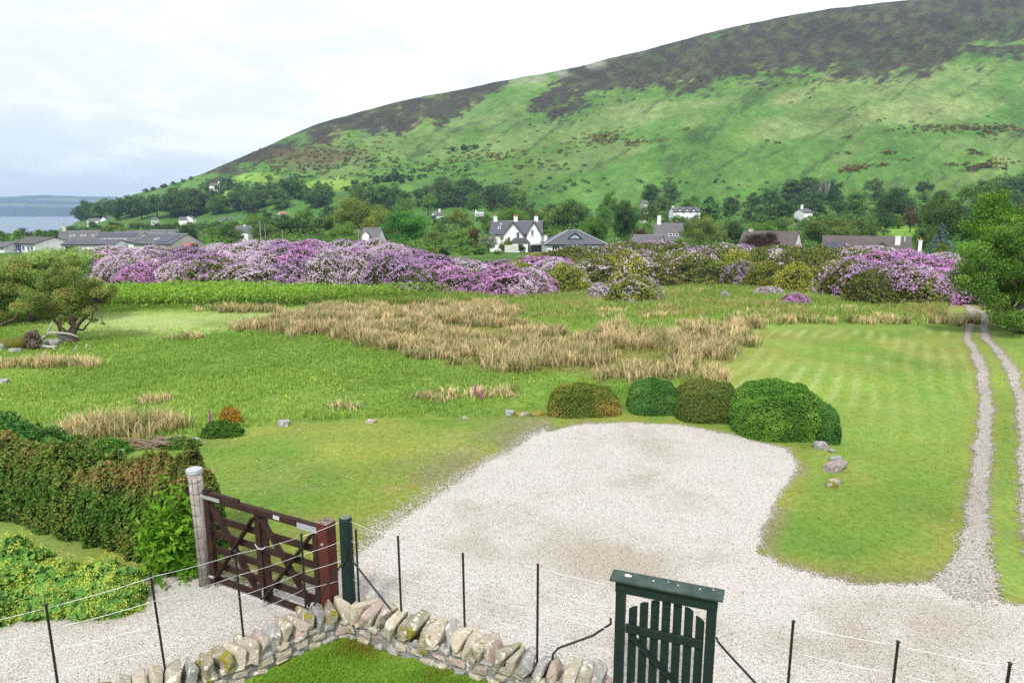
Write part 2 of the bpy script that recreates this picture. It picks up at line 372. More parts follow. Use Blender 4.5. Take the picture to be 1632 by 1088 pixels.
G_PALE = C(.29, .37, .13); G_STRAW = C(.34, .27, .12); G_DIRT = C(.20, .17, .10); G_YEL = C(.29, .30, .06)
def mixc(a, b, t): return a + (b - a) * t[..., None]
def zone(x, y):
    x = np.asarray(x, float); y = np.asarray(y, float)
    n1 = fbm(x / 3, y / 3, 21); n2 = fbm(x / 1.1, y / 1.1, 31); n3 = fbm(x / 8, y / 8, 41)
    c = G_MEADOW + 0 * x[..., None]
    c = mixc(c, G_MEADOW2, sst(.35, .65, n3 * .6 + n1 * .4))
    c = mixc(c, G_PALE, (1 - sst(-1, 1.5, sdpoly(x, y, pale_P))) * sst(.2, .6, n1) * .95)
    # beyond the field rough grass with straw
    far = sst(29, 33, y) * (1 - sst(60, 80, y)) * sst(-4, 4, x)
    c = mixc(c, G_STRAW * .85, far * sst(.45, .7, n2 * .5 + n1 * .5) * .7)
    far2 = sst(38, 41, y) * (1 - sst(46, 50, y)) * sst(-30, -22, x) * (1 - sst(-16, -10, x))
    c = mixc(c, G_STRAW * 1.2, far2 * .8)
    r = sdpoly(x, y, rush_P) + (n1 - .5) * 1.5
    c = mixc(c, G_STRAW * .62, (1 - sst(-.6, .6, r)) * .6)
    l = sdpoly(x, y, lawn_P) + (n2 - .5) * .8
    lf = 1 - sst(-.3, .3, l)
    lc = mixc(G_LAWN + 0 * x[..., None], G_YEL, sst(.42, .7, n1) * .5); lc = mixc(lc, C(.10, .22, .03), sst(.5, .62, fbm(x / 1.7, y / 1.2, 71)) * .6); lc = mixc(lc, G_DIRT * 1.05, sst(.50, .60, fbm(x / 1.5, y / .9, 72)) * sst(-5.5, -1.5, x) * sst(13.5, 10.5, y) * .75)
    c = mixc(c, lc, lf)
    m = sdpoly(x, y, mown_P) + (n2 - .5) * .35
    mf = 1 - sst(-.15, .15, m)
    mc = mixc(G_MOWN + 0 * x[..., None], C(.105, .185, .03), sst(.4, .7, n3) * .7 + sst(14, 9, y) * .4)
    q = x - (y - 12) * .58 + (fbm(x / 4, y / 9, 77, 2) - .5) * 1.2     # mower lines
    st = (np.sin(q * 2 * np.pi / 0.6) * .5 + .5) ** 2
    mc = mixc(mc, C(.32, .38, .15), st * sst(12, 22, y) * sst(.3, .62, fbm(x / 1.6, y / 5, 61)) * .62)
    mc = mixc(mc, C(.27, .26, .07), (1 - sst(0, .8, np.abs(bank(x, y) + .1) + n2 * .6)) * sst(.38, .5, n1) * .7)
    mc = mixc(mc, G_YEL * .85, (sst(-.5, -.05, m) * .3))
    c = mixc(c, mc, mf)
    g = sdpoly(x, y, gravel_P)
    # worn grass along the gravel, wide on the left side
    wl = np.where(x < 1.0, 2.8, .35)
    c = mixc(c, mixc(G_DIRT + 0 * x[..., None], G_YEL * .75, sst(.35, .6, n2)), (1 - sst(0, 1, g / wl + (n1 - .5) * .9)) * .75)
    tr = np.minimum(sdline(x, y, track_L), sdline(x, y, track_R))
    c = mixc(c, G_YEL * .7, (1 - sst(.2, .5, tr)) * .45)
    c = mixc(c, C(.07, .15, .018), sst(1.2, 0, np.hypot(x - 10.2, y - 7.4) / 3) * .5)  # tree shade right of the track, mixed into the grass colour
    return c

# ---------------------------------------------------------------- build the ground
m_ground = groundmat('grass_ground')
def axis(*seg):
    o = []
    for a, b, s in seg: o.append(np.arange(a, b, s))
    return np.concatenate(o + [[seg[-1][1]]])
xs = axis((-120, -50, 2.5), (-50, -26, .5), (-26, 30, .16), (30, 50, .5), (50, 120, 2.5)); ys = axis((-14, 3, 1), (3, 44, .16), (44, 66, .5))
XX, YY = np.meshgrid(xs, ys); nx, ny = len(xs), len(ys)
ZZ = hgt(XX, YY)
ZZ = ZZ - .06 * sst(64, 66, YY)
def gridfaces(nx, ny):
    i = (np.arange(ny - 1)[:, None] * nx + np.arange(nx - 1)[None]).ravel()
    return np.stack([i, i + 1, i + 1 + nx, i + nx], 1)
GF = gridfaces(nx, ny); GV = np.stack([XX.ravel(), YY.ravel(), ZZ.ravel()], 1)
link('ground', mesh_np('ground', GV, GF, m_ground, smooth=True, colors=zone(XX, YY).reshape(-1, 3)), kind='structure')
def subsheet(name, cov, dirt, mt, lift, label):
    keep = (cov.ravel()[GF].max(1) > .0)
    f = GF[keep]; ids, inv = np.unique(f, return_inverse=True)
    V = GV[ids].copy(); V[:, 2] += lift
    return link(name, mesh_np(name, V, inv.reshape(f.shape), mt, {'cov': cov.ravel()[ids], 'dirt': dirt.ravel()[ids]}, True), kind='structure')
sdg = sdpoly(XX, YY, gravel_P) + (fbm(XX / .9, YY / .9, 88) - .5) * .3
wl = np.where(XX < .8, 1.0, .12) * (1 + (fbm(XX / 2, YY / 2, 14) - .5))
cov = np.clip(1.35 - np.maximum(sdg + .1, 0) / wl * 1.35 - sst(0, .25, sdg) * .45, 0, 1.4)
cov = np.where(sdg < -.1, 1.5, cov)
def blob(x, y, cx, cy, rx, ry): return sst(1.3, .2, np.hypot((x - cx) / rx, (y - cy) / ry))
d1 = sum(blob(XX, YY, *U(q[0], q[1]), q[2], q[3]) * .55 for q in ((940, 880, 1.2, 1.1), (1000, 900, .9, .9), (780, 870, .9, .6), (1480, 985, 1.3, .7), (1380, 1000, 1.1, .6), (1290, 1030, .9, .5), (1100, 1000, .6, .4)))
d1 = np.clip(d1 * sst(.3, .6, fbm(XX / .8, YY / .8, 55)) * 1.3, 0, 1)
m_gravel = gravelmat('pale_gravel', [(0, (.26, .23, .20)), (.10, (.54, .50, .45)), (.5, (.70, .67, .61)), (.85, (.78, .75, .69)), (1, (.56, .53, .48))], 72, (.74, .70, .62), (.97, .965, .96), .70)
subsheet('gravel_yard', cov, d1, m_gravel, .006, '')
trd = np.minimum(sdline(XX, YY, track_L) - np.interp(YY, [8, 10, 14, 30, 60], [.25, .12, .10, .09, .2]), sdline(XX, YY, track_R) - np.interp(YY, [10, 30, 60], [.12, .09, .2])) + (fbm(XX / .7, YY / .7, 99) - .5) * .18
covt = np.clip(1.3 - np.maximum(trd, 0) / .08 * 1.3, 0, 1.4); covt = np.where(YY < 7.4, 0, covt)
m_track = gravelmat('track_gravel', [(0, (.20, .18, .15)), (.25, (.44, .41, .36)), (.7, (.58, .55, .49)), (1, (.68, .65, .59))], 50, (.70, .66, .60), (.95, .93, .92), .72)
subsheet('track', covt, 0 * covt + .2, m_track, .011, '')

# far land: one fan-shaped sheet out to the ridge
us = np.linspace(-1.5, 1.5, 620); Ys = np.concatenate([np.linspace(64, 150, 24), np.linspace(155, 500, 90), np.linspace(506, 1060, 150), np.linspace(1080, 1700, 16)])
UU, Yf = np.meshgrid(us, Ys); Xf = UU * Yf; Zf = hgt(Xf, Yf)
Zf = Zf - .03 * sst(70, 64, Yf)
PX, PY = proj(Xf, Yf, Zf)
heath = [[(330, 280), (400, 248), (450, 222), (510, 197), (600, 170), (700, 148), (805, 126), (790, 142), (745, 160), (700, 185), (640, 205), (590, 206), (550, 205), (500, 228), (440, 255), (370, 275)],
         [(862, 160), (890, 135), (935, 100), (1000, 82), (1100, 50), (1200, 25), (1300, 5), (1400, -6), (1700, -50), (1700, 66), (1560, 86), (1480, 108), (1400, 122), (1300, 112), (1200, 116), (1120, 135), (1040, 128), (980, 140), (930, 165), (885, 176)]]
ns = fbm(PX / 40, PY / 22, 7); nl = fbm(PX / 90 + PY / 60, PY / 30, 8); nf = fbm(PX / 12, PY / 8, 9)
onhill = sst(280, 420, Yf)
cf = C(.082, .175, .034) + 0 * PX[..., None]
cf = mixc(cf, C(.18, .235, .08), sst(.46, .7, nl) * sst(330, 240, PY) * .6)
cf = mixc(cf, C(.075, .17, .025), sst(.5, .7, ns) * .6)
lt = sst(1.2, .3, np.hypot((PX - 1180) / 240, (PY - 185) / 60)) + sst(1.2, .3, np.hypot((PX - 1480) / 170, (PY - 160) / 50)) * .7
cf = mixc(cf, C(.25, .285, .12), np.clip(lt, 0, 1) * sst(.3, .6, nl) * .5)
for k, P in enumerate(heath):
    sd = sdpoly(PX, PY, P) + (ns - .5) * 50 + (nf - .5) * 34 + (fbm(PX / 5 + PY / 9, PY / 4, 19) - .5) * 16 + sst(.66, .72, fbm(PX / 50 + PY / 14, PY / 22 - PX / 200, 51)) * 26 - 8
    hm = sst(.36, .62, (1 - sst(-26, 24, sd)) + (fbm(PX / 7 + PY / 9, PY / 3.5, 61, 3) - .5) * .9)
    hc = mixc(C(.042, .033, .024) + 0 * PX[..., None], C(.085, .095, .04), sst(.45, .7, nf) * .6)
    cf = mixc(cf, hc, hm * .95)
gl = 1 - np.abs(2 * fbm((PX + PY * 1.3) / 70, PY / 160, 83, 3) - 1); cf = mixc(cf, C(.045, .075, .025), sst(.90, .98, gl) * sst(.35, .6, nf) * sst(330, 300, PY) * .7)
rd = sst(1.2, .5, np.hypot((PX - 500) / 95, (PY - 252) / 20)); cf = mixc(cf, C(.11, .10, .045), rd * sst(.3, .6, ns) * .8)
bare = sst(12, 0, np.abs(PY - np.interp(PX, KPX, RPY) - 5)) * sst(.4, .6, fbm(PX / 25, PY / 25, 66)) * sst(780, 900, PX) * (1 - sst(960, 1040, PX)); cf = mixc(cf, C(.28, .28, .22), bare * .7)
field = sst(1.2, .7, np.hypot((PX - 1455) / 75, (PY - 372) / 13)); cf = mixc(cf, C(.19, .34, .05), field)
fl = sst(1.1, .7, np.hypot((PX - 520) / 60, (PY - 296 + (PX - 520) * .12) / 12)) + sst(1.1, .7, np.hypot((PX - 350) / 60, (PY - 313) / 10)) + sst(1.1, .7, np.hypot((PX - 410) / 40, (PY - 283) / 8)); cf = mixc(cf, C(.19, .33, .055), np.clip(fl, 0, 1) * .8)
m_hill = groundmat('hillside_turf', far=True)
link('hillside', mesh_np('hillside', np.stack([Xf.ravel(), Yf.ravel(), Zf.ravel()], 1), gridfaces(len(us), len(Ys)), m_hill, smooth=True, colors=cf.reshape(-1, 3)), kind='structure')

# sea and the hills across it
m_sea = mat('sea_water', (.10, .16, .20), .35, .004, .4, .25, (.14, .21, .26), .5)
mb = MB(); mb.add([(-9000, 600, -26), (4000, 600, -26), (4000, 7400, -26), (-9000, 7400, -26)], [(0, 1, 2, 3)]); mb.obj('sea', m_sea, kind='structure')
xf = np.linspace(-9000, 1500, 260); yf = np.linspace(4700, 7600, 60); XA, YA = np.meshgrid(xf, yf)
prof = np.sin(np.clip((YA - 4700) / 2900, 0, 1) * np.pi * .62) ** .8
ZA = -34 + prof * (125 + 130 * fbm(XA / 1500, YA / 1500, 4, 5) + 20 * fbm(XA / 300, YA / 300, 2, 3))
cA = mixc(C(.035, .06, .055) + 0 * XA[..., None], C(.13, .17, .11), sst(.5, .6, fbm(XA / 700, YA / 260, 6, 5)) * sst(0, 60, ZA))
link('far_hills', mesh_np('far_hills', np.stack([XA.ravel(), YA.ravel(), ZA.ravel()], 1), gridfaces(260, 60), m_hill, smooth=True, colors=cA.reshape(-1, 3)), kind='structure')

# ---------------------------------------------------------------- leaf machinery
def leafcloud(P, Nn, size, rng, aspect=.55, jit=.8, v=None, droop=0):
    """one rhombic folded leaf per point"""
    n = len(P); sz = size * (0.65 + .7 * rng.random(n))[:, None]
    Nn = Nn + rng.normal(size=(n, 3)) * jit; Nn /= np.linalg.norm(Nn, axis=1, keepdims=True) + 1e-9
    A = rng.normal(size=(n, 3)); A[:, 2] -= droop; A -= Nn * (A * Nn).sum(1, keepdims=True); A /= np.linalg.norm(A, axis=1, keepdims=True) + 1e-9
    B = np.cross(Nn, A)
    V = np.stack([P - A * sz * .5, P + B * sz * aspect * .5 - A * sz * .05, P + A * sz * .5, P - B * sz * aspect * .5 - A * sz * .05], 1).reshape(-1, 3)
    Fc = np.arange(4 * n).reshape(n, 4)
    if v is None: v = rng.random(n)
    return V, Fc, np.repeat(v, 4)
def leaf_mesh(name, P, Nn, size, rng, mt, **k):
    V, Fc, v = leafcloud(P, Nn, size, rng, **k); return mesh_np(name, V, Fc, mt, {'v': v})
def blades(P, hh, ww, rng, lean=.35, v=None, bend=.3):
    """one two-segment grass blade per point"""
    n = len(P); a = rng.random(n) * 2 * np.pi; d = np.stack([np.cos(a), np.sin(a), 0 * a], 1)
    s = np.stack([-np.sin(a), np.cos(a), 0 * a], 1) * (ww * .5)
    hh = hh * (.6 + .6 * rng.random(n)); ln = (lean * rng.random(n) * hh)[:, None]
    up = np.array([0, 0, 1.]) * hh[:, None]
    m = P + up * .55 + d * ln * .4; t = P + up * (1 - bend * .3) + d * ln * (1 + bend)
    V = np.stack([P - s, P + s, m + s * .8, m - s * .8, t], 1).reshape(-1, 3)
    b = np.arange(n)[:, None] * 5
    Fq = np.concatenate([b + [0, 1, 2, 3], b + [3, 2, 4, 4]])
    F3 = np.concatenate([b + [0, 1, 2], b + [0, 2, 3], b + [3, 2, 4]])
    if v is None: v = rng.random(n)
    return V, F3, np.repeat(v, 5)
def colmat(name, trans=.3, gain=1.0):
    m = bpy.data.materials.new(name); m.use_nodes = True; t = m.node_tree; t.nodes.clear(); L = t.links.new
    o = t.nodes.new('ShaderNodeOutputMaterial'); at = t.nodes.new('ShaderNodeAttribute'); at.attribute_name = 'Col'
    d = t.nodes.new('ShaderNodeBsdfDiffuse'); tr = t.nodes.new('ShaderNodeBsdfTranslucent'); mx = t.nodes.new('ShaderNodeMixShader'); mx.inputs[0].default_value = trans
    L(at.outputs['Color'], d.inputs[0]); L(at.outputs['Color'], tr.inputs[0]); L(d.outputs[0], mx.inputs[1]); L(tr.outputs[0], mx.inputs[2]); L(mx.outputs[0], o.inputs[0])
    return m
rng = np.random.default_rng(7)
def rgn(n, x0, x1, y0, y1): return rng.uniform(x0, x1, n), rng.uniform(y0, y1, n)
def inview(x, y, m=60):
    px, py = proj(x, y, 0 * x); return (px > -m) & (px < 1632 + m) & (py < 1120)

# ---------------------------------------------------------------- grasses (nobody could count them)
m_blade = colmat('grass_blades', .42)
def grass_on(name, x, y, hh, ww, tint, kindname, lean=.6, spread=.03, per=4):
    x = np.repeat(x, per) + rng.normal(size=len(x) * per) * spread; y = np.repeat(y, per) + rng.normal(size=len(y) * per) * spread
    hh = np.repeat(hh, per); ww = np.repeat(ww, per)[:, None] if hasattr(ww, '__len__') else ww
    P = np.stack([x, y, hgt(x, y) - .01], 1)
    V, Fc, v = blades(P, hh, ww, rng, lean)
    c = zone(x, y) * tint[0] * (1 + (rng.random((len(x), 1)) - .5) * tint[1])
    c = np.where(rng.random((len(x), 1)) < tint[2], c * .4 + G_STRAW * .8, c)
    link(kindname, mesh_np(kindname, V, Fc, m_blade, None, colors=np.repeat(c, 5, 0)), kind='stuff', label=name, cat='grass')
# meadow
x, y = rgn(170000, -30, 14, 11, 40); k = inview(x, y) & (sdpoly(x, y, lawn_P) > .15) & (sdpoly(x, y, mown_P) > .3) & (sdpoly(x, y, pale_P) + rng.normal(size=len(x)) * .9 > -.3) & (sdpoly(x, y, gravel_P) > .6) & ((x < 6.5) | (y > 30))
k &= rng.random(len(x)) < np.clip(1.4 - y / 40, .2, 1); x, y = x[k], y[k]
grass_on('tall green meadow grass between the mown lawn and the rushes', x, y, .05 + .12 * fbm(x / 2, y / 2, 3) ** 2 * 2, .012 + y * .0006, (1.8, .5, .04), 'meadow_grass')
# lawns
x, y = rgn(90000, -10, 22, 5.5, 24); k = inview(x, y) & ((sdpoly(x, y, lawn_P) < .2) | (sdpoly(x, y, mown_P) < .2) | (x > 8)) & (sdpoly(x, y, gravel_P) > .12) & (np.minimum(sdline(x, y, track_L), sdline(x, y, track_R)) > .34)
k &= rng.random(len(x)) < np.clip(1.3 - y / 20, .12, 1); x, y = x[k], y[k]
grass_on('short mown lawn grass round the gravel', x, y, .03 + 0 * x, .008 + y * .0006, (1.45, .6, .06), 'lawn_grass')
# rough strip in front of the rhododendrons
x, y = rgn(90000, -30, 36, 29, 48); k = inview(x, y) & ((x > 0) | (y > 36.5)) & (sdpoly(x, y, mown_P) > .2) & (sdpoly(x, y, rush_P) > 0) & (np.minimum(sdline(x, y, track_L), sdline(x, y, track_R)) > 1.0)
k &= rng.random(len(x)) < sst(29, 34, y) * .8 + .1; x, y = x[k], y[k]
grass_on('rough seeding grass in front of the rhododendron bank', x, y, .22 + .35 * fbm(x / 2.5, y / 2.5, 13) * sst(30, 36, y), .035 + 0 * x, (1.6, .6, .2), 'rough_grass')
# rushes
def rush(x, y, hh, per, name, pale=.85):
    n = len(x); hh = np.repeat(hh, per)
    px = np.repeat(x, per) + rng.normal(size=n * per) * .13; py = np.repeat(y, per) + rng.normal(size=n * per) * .13
    P = np.stack([px, py, hgt(px, py) - .02], 1)
    V, Fc, v = blades(P, hh, .010 + .0008 * py[:, None], rng, .8)
    base = np.repeat(rng.random(n), per)[:, None]
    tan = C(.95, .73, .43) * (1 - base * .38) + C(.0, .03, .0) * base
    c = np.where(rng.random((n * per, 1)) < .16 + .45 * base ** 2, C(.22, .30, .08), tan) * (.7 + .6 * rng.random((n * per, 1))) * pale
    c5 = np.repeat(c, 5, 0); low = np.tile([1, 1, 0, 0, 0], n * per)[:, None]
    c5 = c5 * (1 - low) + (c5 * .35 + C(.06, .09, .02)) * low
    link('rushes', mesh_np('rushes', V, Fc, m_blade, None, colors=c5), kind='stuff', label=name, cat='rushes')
x, y = rgn(9000, -18, 14, 18, 38); r_ = sdpoly(x, y, rush_P) + (fbm(x / 1.6, y / 1.6, 19) - .5) * 2.4
k = (r_ < 0) & (sdpoly(x, y, hole1) > -.1) & (sdpoly(x, y, hole2) > -.1) & (fbm(x / 1.3, y / .8, 23) > .40 + .12 * rng.random(len(x))) & (sdpoly(x, y, mown_P) > .4)
x, y = x[k], y[k]; rush(x, y, (.22 + .42 * fbm(x / 2, y / 2, 3)) * rng.uniform(.6, 1.3, len(x)), 44, 'tan tufted rushes spreading across the middle of the meadow')
def at_px(L):
    o = [];
    for px, py, n, sx, sy, hh in L:
        cx, cy = G(px, py)
        for i in range(n): o.append((cx + rng.normal() * sx, cy + rng.normal() * sy, hh * rng.uniform(.7, 1.2)))
    return np.array(o).T
x, y, hh = at_px([(80, 583, 22, .9, .25, .4), (15, 583, 10, .5, .2, .35), (120, 585, 10, .5, .2, .35), (375, 497, 18, .7, .2, .5), (425, 497, 10, .5, .2, .4), (300, 540, 6, .3, .2, .3), (195, 690, 26, .55, .3, .55), (135, 690, 12, .35, .2, .42), (272, 683, 10, .25, .15, .45), (245, 640, 5, .2, .1, .3), (770, 630, 12, .8, .25, .3), (690, 633, 7, .3, .2, .25), (560, 650, 4, .3, .1, .25), (860, 535, 14, .5, .2, .5), (990, 525, 10, .4, .2, .5), (1100, 520, 8, .5, .2, .4), (630, 500, 10, .5, .2, .4), (1180, 540, 12, .5, .8, .5), (1240, 515, 12, 1.5, .2, .4), (1350, 515, 14, 2, .3, .4), (1450, 515, 14, 2, .3, .45), (1130, 600, 10, .5, .3, .4)])
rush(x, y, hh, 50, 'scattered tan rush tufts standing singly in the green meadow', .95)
x, y = rgn(2200, -24, 34, 31, 44); k = (fbm(x / 2.4, y / 1.6, 91) > np.where(x < 12, .50, .6)) & ((x > 3) | (y > 38.5)) & (np.minimum(sdline(x, y, track_L), sdline(x, y, track_R)) > 1.6) & (x < 24); x, y = x[k], y[k]; rush(x, y, .35 + 0 * x, 30, 'pale straw coloured tufts of dead grass below the rhododendrons', 1.15)
# bracken bed
x, y = rgn(110000, -34, 2, 31, 48); sdf = sdpoly(x, y, fern_P) + (fbm(x / 1.2, y / 1.2, 29) - .5) * .7; k = sdf < 0; x, y, sdf = x[k], y[k], sdf[k]
top = .95 * np.clip(-sdf / .16, .2, 1) ** .5 * (.8 + .35 * fbm(x / 1.1, y / 1.1, 12)); z = hgt(x, y) + top * (1 - .55 * rng.random(len(x)) ** 1.6)
Nn = np.tile([0, -.15, 1.], (len(x), 1))
m_fern = leafmat('bracken_leaves', [(.12, .27, .03), (.24, .45, .06), (.38, .60, .10)], .35)
link('bracken', leaf_mesh('bracken', np.stack([x, y, z], 1), Nn, .13, rng, m_fern, jit=.8), kind='stuff', label='bright green bracken bed in front of the purple rhododendrons', cat='bracken')
m_soil = mat('dark_soil', (.045, .04, .025), .95, 6)

# little flowers in the grass
def dots(name, pts_xy, hh, size, c, label, cat):
    x, y = pts_xy; P = np.stack([x, y, hgt(x, y) + hh * rng.uniform(.7, 1.1, len(x))], 1)
    V, Fc, v = leafcloud(P, np.tile([0, -.3, 1.], (len(x), 1)), size, rng, aspect=.9, jit=.3)
    mt_ = mat(name + '_petals', c, .7); link(name, mesh_np(name, V, Fc, mt_), kind='stuff', label=label, cat=cat)
x, y = rgn(2600, -9, 1.5, 7.5, 15); k = (sdpoly(x, y, lawn_P) < -.1) & (sdpoly(x, y, gravel_P) > .2) & (fbm(x / 1.5, y / 1.5, 41) > .45); dots('daisies', (x[k], y[k]), .03, .013, (.7, .7, .66), 'tiny white daisies scattered over the near lawn', 'flowers')
x, y = rgn(1500, -20, 3, 13, 26); k = (sdpoly(x, y, lawn_P) > .3) & (fbm(x / 2.5, y / 1.5, 43) > .55); dots('buttercups', (x[k], y[k]), .3, .035, (.75, .6, .05), 'tiny yellow buttercups scattered in the green meadow', 'flowers')

# ---------------------------------------------------------------- stones
def rock_mesh(name, size, rng_, mt, n=16, squash=1.0, bev=.0, base=True):
    bm = bmesh.new()
    for i in range(n):
        d = rng_.normal(size=3); d /= np.linalg.norm(d); d = np.sign(d) * np.abs(d) ** .42
        q = d * (.74 + .26 * rng_.random()) * .5 * np.array(size)
        bm.verts.new(q)
    bmesh.ops.convex_hull(bm, input=list(bm.verts))
    for v in [v for v in bm.verts if not v.link_faces]: bm.verts.remove(v)
    if bev: bmesh.ops.bevel(bm, geom=list(bm.edges), offset=bev, segments=1, affect='EDGES')
    me = bpy.data.meshes.new(name); bm.to_mesh(me); bm.free(); me.materials.append(mt); return me
def stonemat(name, a, b_, lich=(.62, .60, .52), moss=.0, sc=9):
    m = mat(name, a, .92, sc, .8, 45, b_, .2, 0, 6); t = m.node_tree; b = t.nodes['Principled BSDF']; L = t.links.new
    src = b.inputs['Base Color'].links[0].from_socket; co = t.nodes.new('ShaderNodeTexCoord')
    oi = t.nodes.new('ShaderNodeObjectInfo'); av = t.nodes.new('ShaderNodeVectorMath'); L(co.outputs['Object'], av.inputs[0]); L(oi.outputs['Location'], av.inputs[1])
    def patch(scale, lo, hi, col, src):
        n = t.nodes.new('ShaderNodeTexNoise'); n.inputs['Scale'].default_value = scale; n.inputs['Detail'].default_value = 7; n.inputs['Roughness'].default_value = .7; L(av.outputs[0], n.inputs['Vector'])
        r = t.nodes.new('ShaderNodeMapRange'); r.inputs[1].default_value = lo; r.inputs[2].default_value = hi; L(n.outputs[0], r.inputs[0])
        x_ = t.nodes.new('ShaderNodeMix'); x_.data_type = 'RGBA'; x_.inputs['B'].default_value = (*col, 1); L(r.outputs[0], x_.inputs['Factor']); L(src, x_.inputs['A']); return x_.outputs['Result']
    src = patch(14, .55, .62, lich, src); src = patch(22, .6, .66, tuple(c * .3 for c in a), src)
    if moss: src = patch(5, .66 - moss, .70 - moss, (.22, .19, .02), src)
    L(src, b.inputs['Base Color']); return m
STONES = [stonemat('pale_sandstone', (.41, .37, .29), (.30, .27, .21), moss=.06), stonemat('grey_whinstone', (.34, .33, .31), (.23, .225, .21), moss=.02), stonemat('cream_sandstone', (.47, .42, .32), (.36, .31, .23), moss=.0), stonemat('reddish_sandstone', (.38, .28, .23), (.34, .30, .26), moss=.02), stonemat('mossy_stone', (.30, .27, .20), (.2, .18, .13), moss=.14)]
m_mortar = stonemat('grey_mortar', (.25, .25, .24), (.17, .17, .165))
GZ = .10        # level of the inner garden lawn
wallL = [(-6.6, 4.2), (-5.3, 4.85), (-4.2, 5.35), (-3.3, 5.86), (-2.74, 6.34), (-2.25, 6.85), (-1.83, 7.08)]
wallR = [(-1.83, 7.08), (-1.2, 6.74), (-.5, 6.45), (.25, 6.07), (.93, 5.80)]
wallE = [(1.98, 5.40), (2.5, 5.14), (3.1, 4.88), (3.85, 4.6), (5.2, 4.05)]
def walk(P, step, rr):
    o = []; seg = 0; P = [Vector((a, b, 0)) for a, b in P]; Ls = [(P[i + 1] - P[i]).length for i in range(len(P) - 1)]; tot = sum(Ls); s = step * .5
    while s < tot - .03:
        q = s; i = 0
        while q > Ls[i]: q -= Ls[i]; i += 1
        d = (P[i + 1] - P[i]).normalized(); o.append((P[i] + d * q, d, s / tot)); s += step * rr.uniform(.8, 1.25)
    return o
rs = np.random.default_rng(11); 
def stone_wall(name, label, runs):
    W = thing(name, label, 'stone wall', (runs[0][0][0], runs[0][0][1], 0)); o0 = Vector((runs[0][0][0], runs[0][0][1], 0))
    core = MB(); face = [MB() for _ in range(4)]
    for P in runs:
        for a, b in zip(P[:-1], P[1:]):
            d = (Vector((*b, 0)) - Vector((*a, 0))).normalized() * .02
            core.beam(Vector((*a, .11)) - d - o0, Vector((*b, .11)) + d - o0, .38, .27)
        for c_, d, t in walk(P, .138, rs):
            sd = Vector((-d.y, d.x, 0)); hh = rs.uniform(.18, .25)
            M = Matrix.Rotation(math.atan2(d.y, d.x) + rs.normal() * .12, 4, 'Z') @ Matrix.Rotation(rs.normal() * .12 + .22, 4, 'Y') @ Matrix.Rotation(rs.normal() * .08, 4, 'X')
            me = rock_mesh('cope_stone', (rs.uniform(.13, .18), rs.uniform(.38, .47), hh + .06), rs, STONES[int(rs.choice(5, p=[.34, .2, .22, .12, .12]))], 20, bev=.006)
            me.transform(M); o = link('cope_stone', me, W); o.location = c_ - o0 + Vector((0, 0, .385 + rs.normal() * .015)) + sd * rs.normal() * .015
        # coursed stones on both faces, kept shy of one another
        for side in (-1, 1):
            for z0, st_, hh in ((.0, .24, .12), (.11, .2, .09), (.2, .22, .1), (.285, .17, .06)):
                for c_, d, t in walk(P, st_, rs):
                    sd = Vector((-d.y, d.x, 0)) * side; k = int(rs.choice(4))
                    me = rock_mesh('q', (st_ * rs.uniform(.85, 1.05), .1, hh * rs.uniform(.9, 1.15)), rs, STONES[0], 14)
                    M = Matrix.Translation(c_ - o0 + sd * .135 + Vector((0, 0, z0 + .03))) @ Matrix.Rotation(math.atan2(d.y, d.x), 4, 'Z')
                    face[k].add([M @ v.co for v in me.vertices], [tuple(p.vertices) for p in me.polygons]); bpy.data.meshes.remove(me)
    core.obj('mortar_core', m_mortar, W)
    for k, b in enumerate(face): b.obj('coursed_stonework', STONES[(0, 1, 3, 2)[k]], W)
    return W
stone_wall('stone_wall', 'low drystone garden wall with upright mossy cope stones turning a corner by green post', [wallL, wallR])
stone_wall('stone_wall', 'end of the low stone wall right of the green garden gate', [wallE])

# garden lawn inside the wall
inner = wallL + wallR[1:] + [(1.45, 5.6)] + wallE + [(5.2, 1.0), (-6.6, 1.0)]
gx_, gy_ = np.meshgrid(np.arange(-7, 5.6, .1), np.arange(1, 7.3, .1)); sg = sdpoly(gx_, gy_, inner)
gf = gridfaces(gx_.shape[1], gx_.shape[0]); kp = (sg.ravel()[gf].max(1) < .02); gv = np.stack([gx_.ravel(), gy_.ravel(), (GZ + (fbm(gx_ / .8, gy_ / .8, 3) - .5) * .03 + .03 * sst(-.4, 0, sg)).ravel()], 1)
cg = mixc(C(.15, .16, .02) + 0 * gx_[..., None], C(.16, .27, .035), sst(.42, .6, fbm(gx_ / .7, gy_ / .7, 91)))
f = gf[kp]; ids, inv = np.unique(f, return_inverse=True)
link('garden_lawn', mesh_np('garden_lawn', gv[ids], inv.reshape(f.shape), m_ground, smooth=True, colors=cg.reshape(-1, 3)[ids]), kind='structure')
x, y = rgn(120000, -3.6, 1.2, 4.6, 7.2); k = (sdpoly(x, y, inner) < -.12) & inview(x, y, 30); x, y = x[k], y[k]
P = np.stack([x, y, GZ - .005 + 0 * x], 1); V, Fc, v = blades(P, .035 + .03 * fbm(x / .6, y / .6, 4), .007, rng, 1.0)
c = mixc(C(.20, .21, .03) + 0 * x[:, None], C(.19, .36, .04), sst(.42, .6, fbm(x / .7, y / .7, 91))) * (.75 + .5 * rng.random((len(x), 1)))
link('garden_grass', mesh_np('garden_grass', V, Fc, m_blade, None, colors=np.repeat(c, 5, 0)), kind='stuff', label='mossy yellow green lawn grass inside the garden wall', cat='grass')

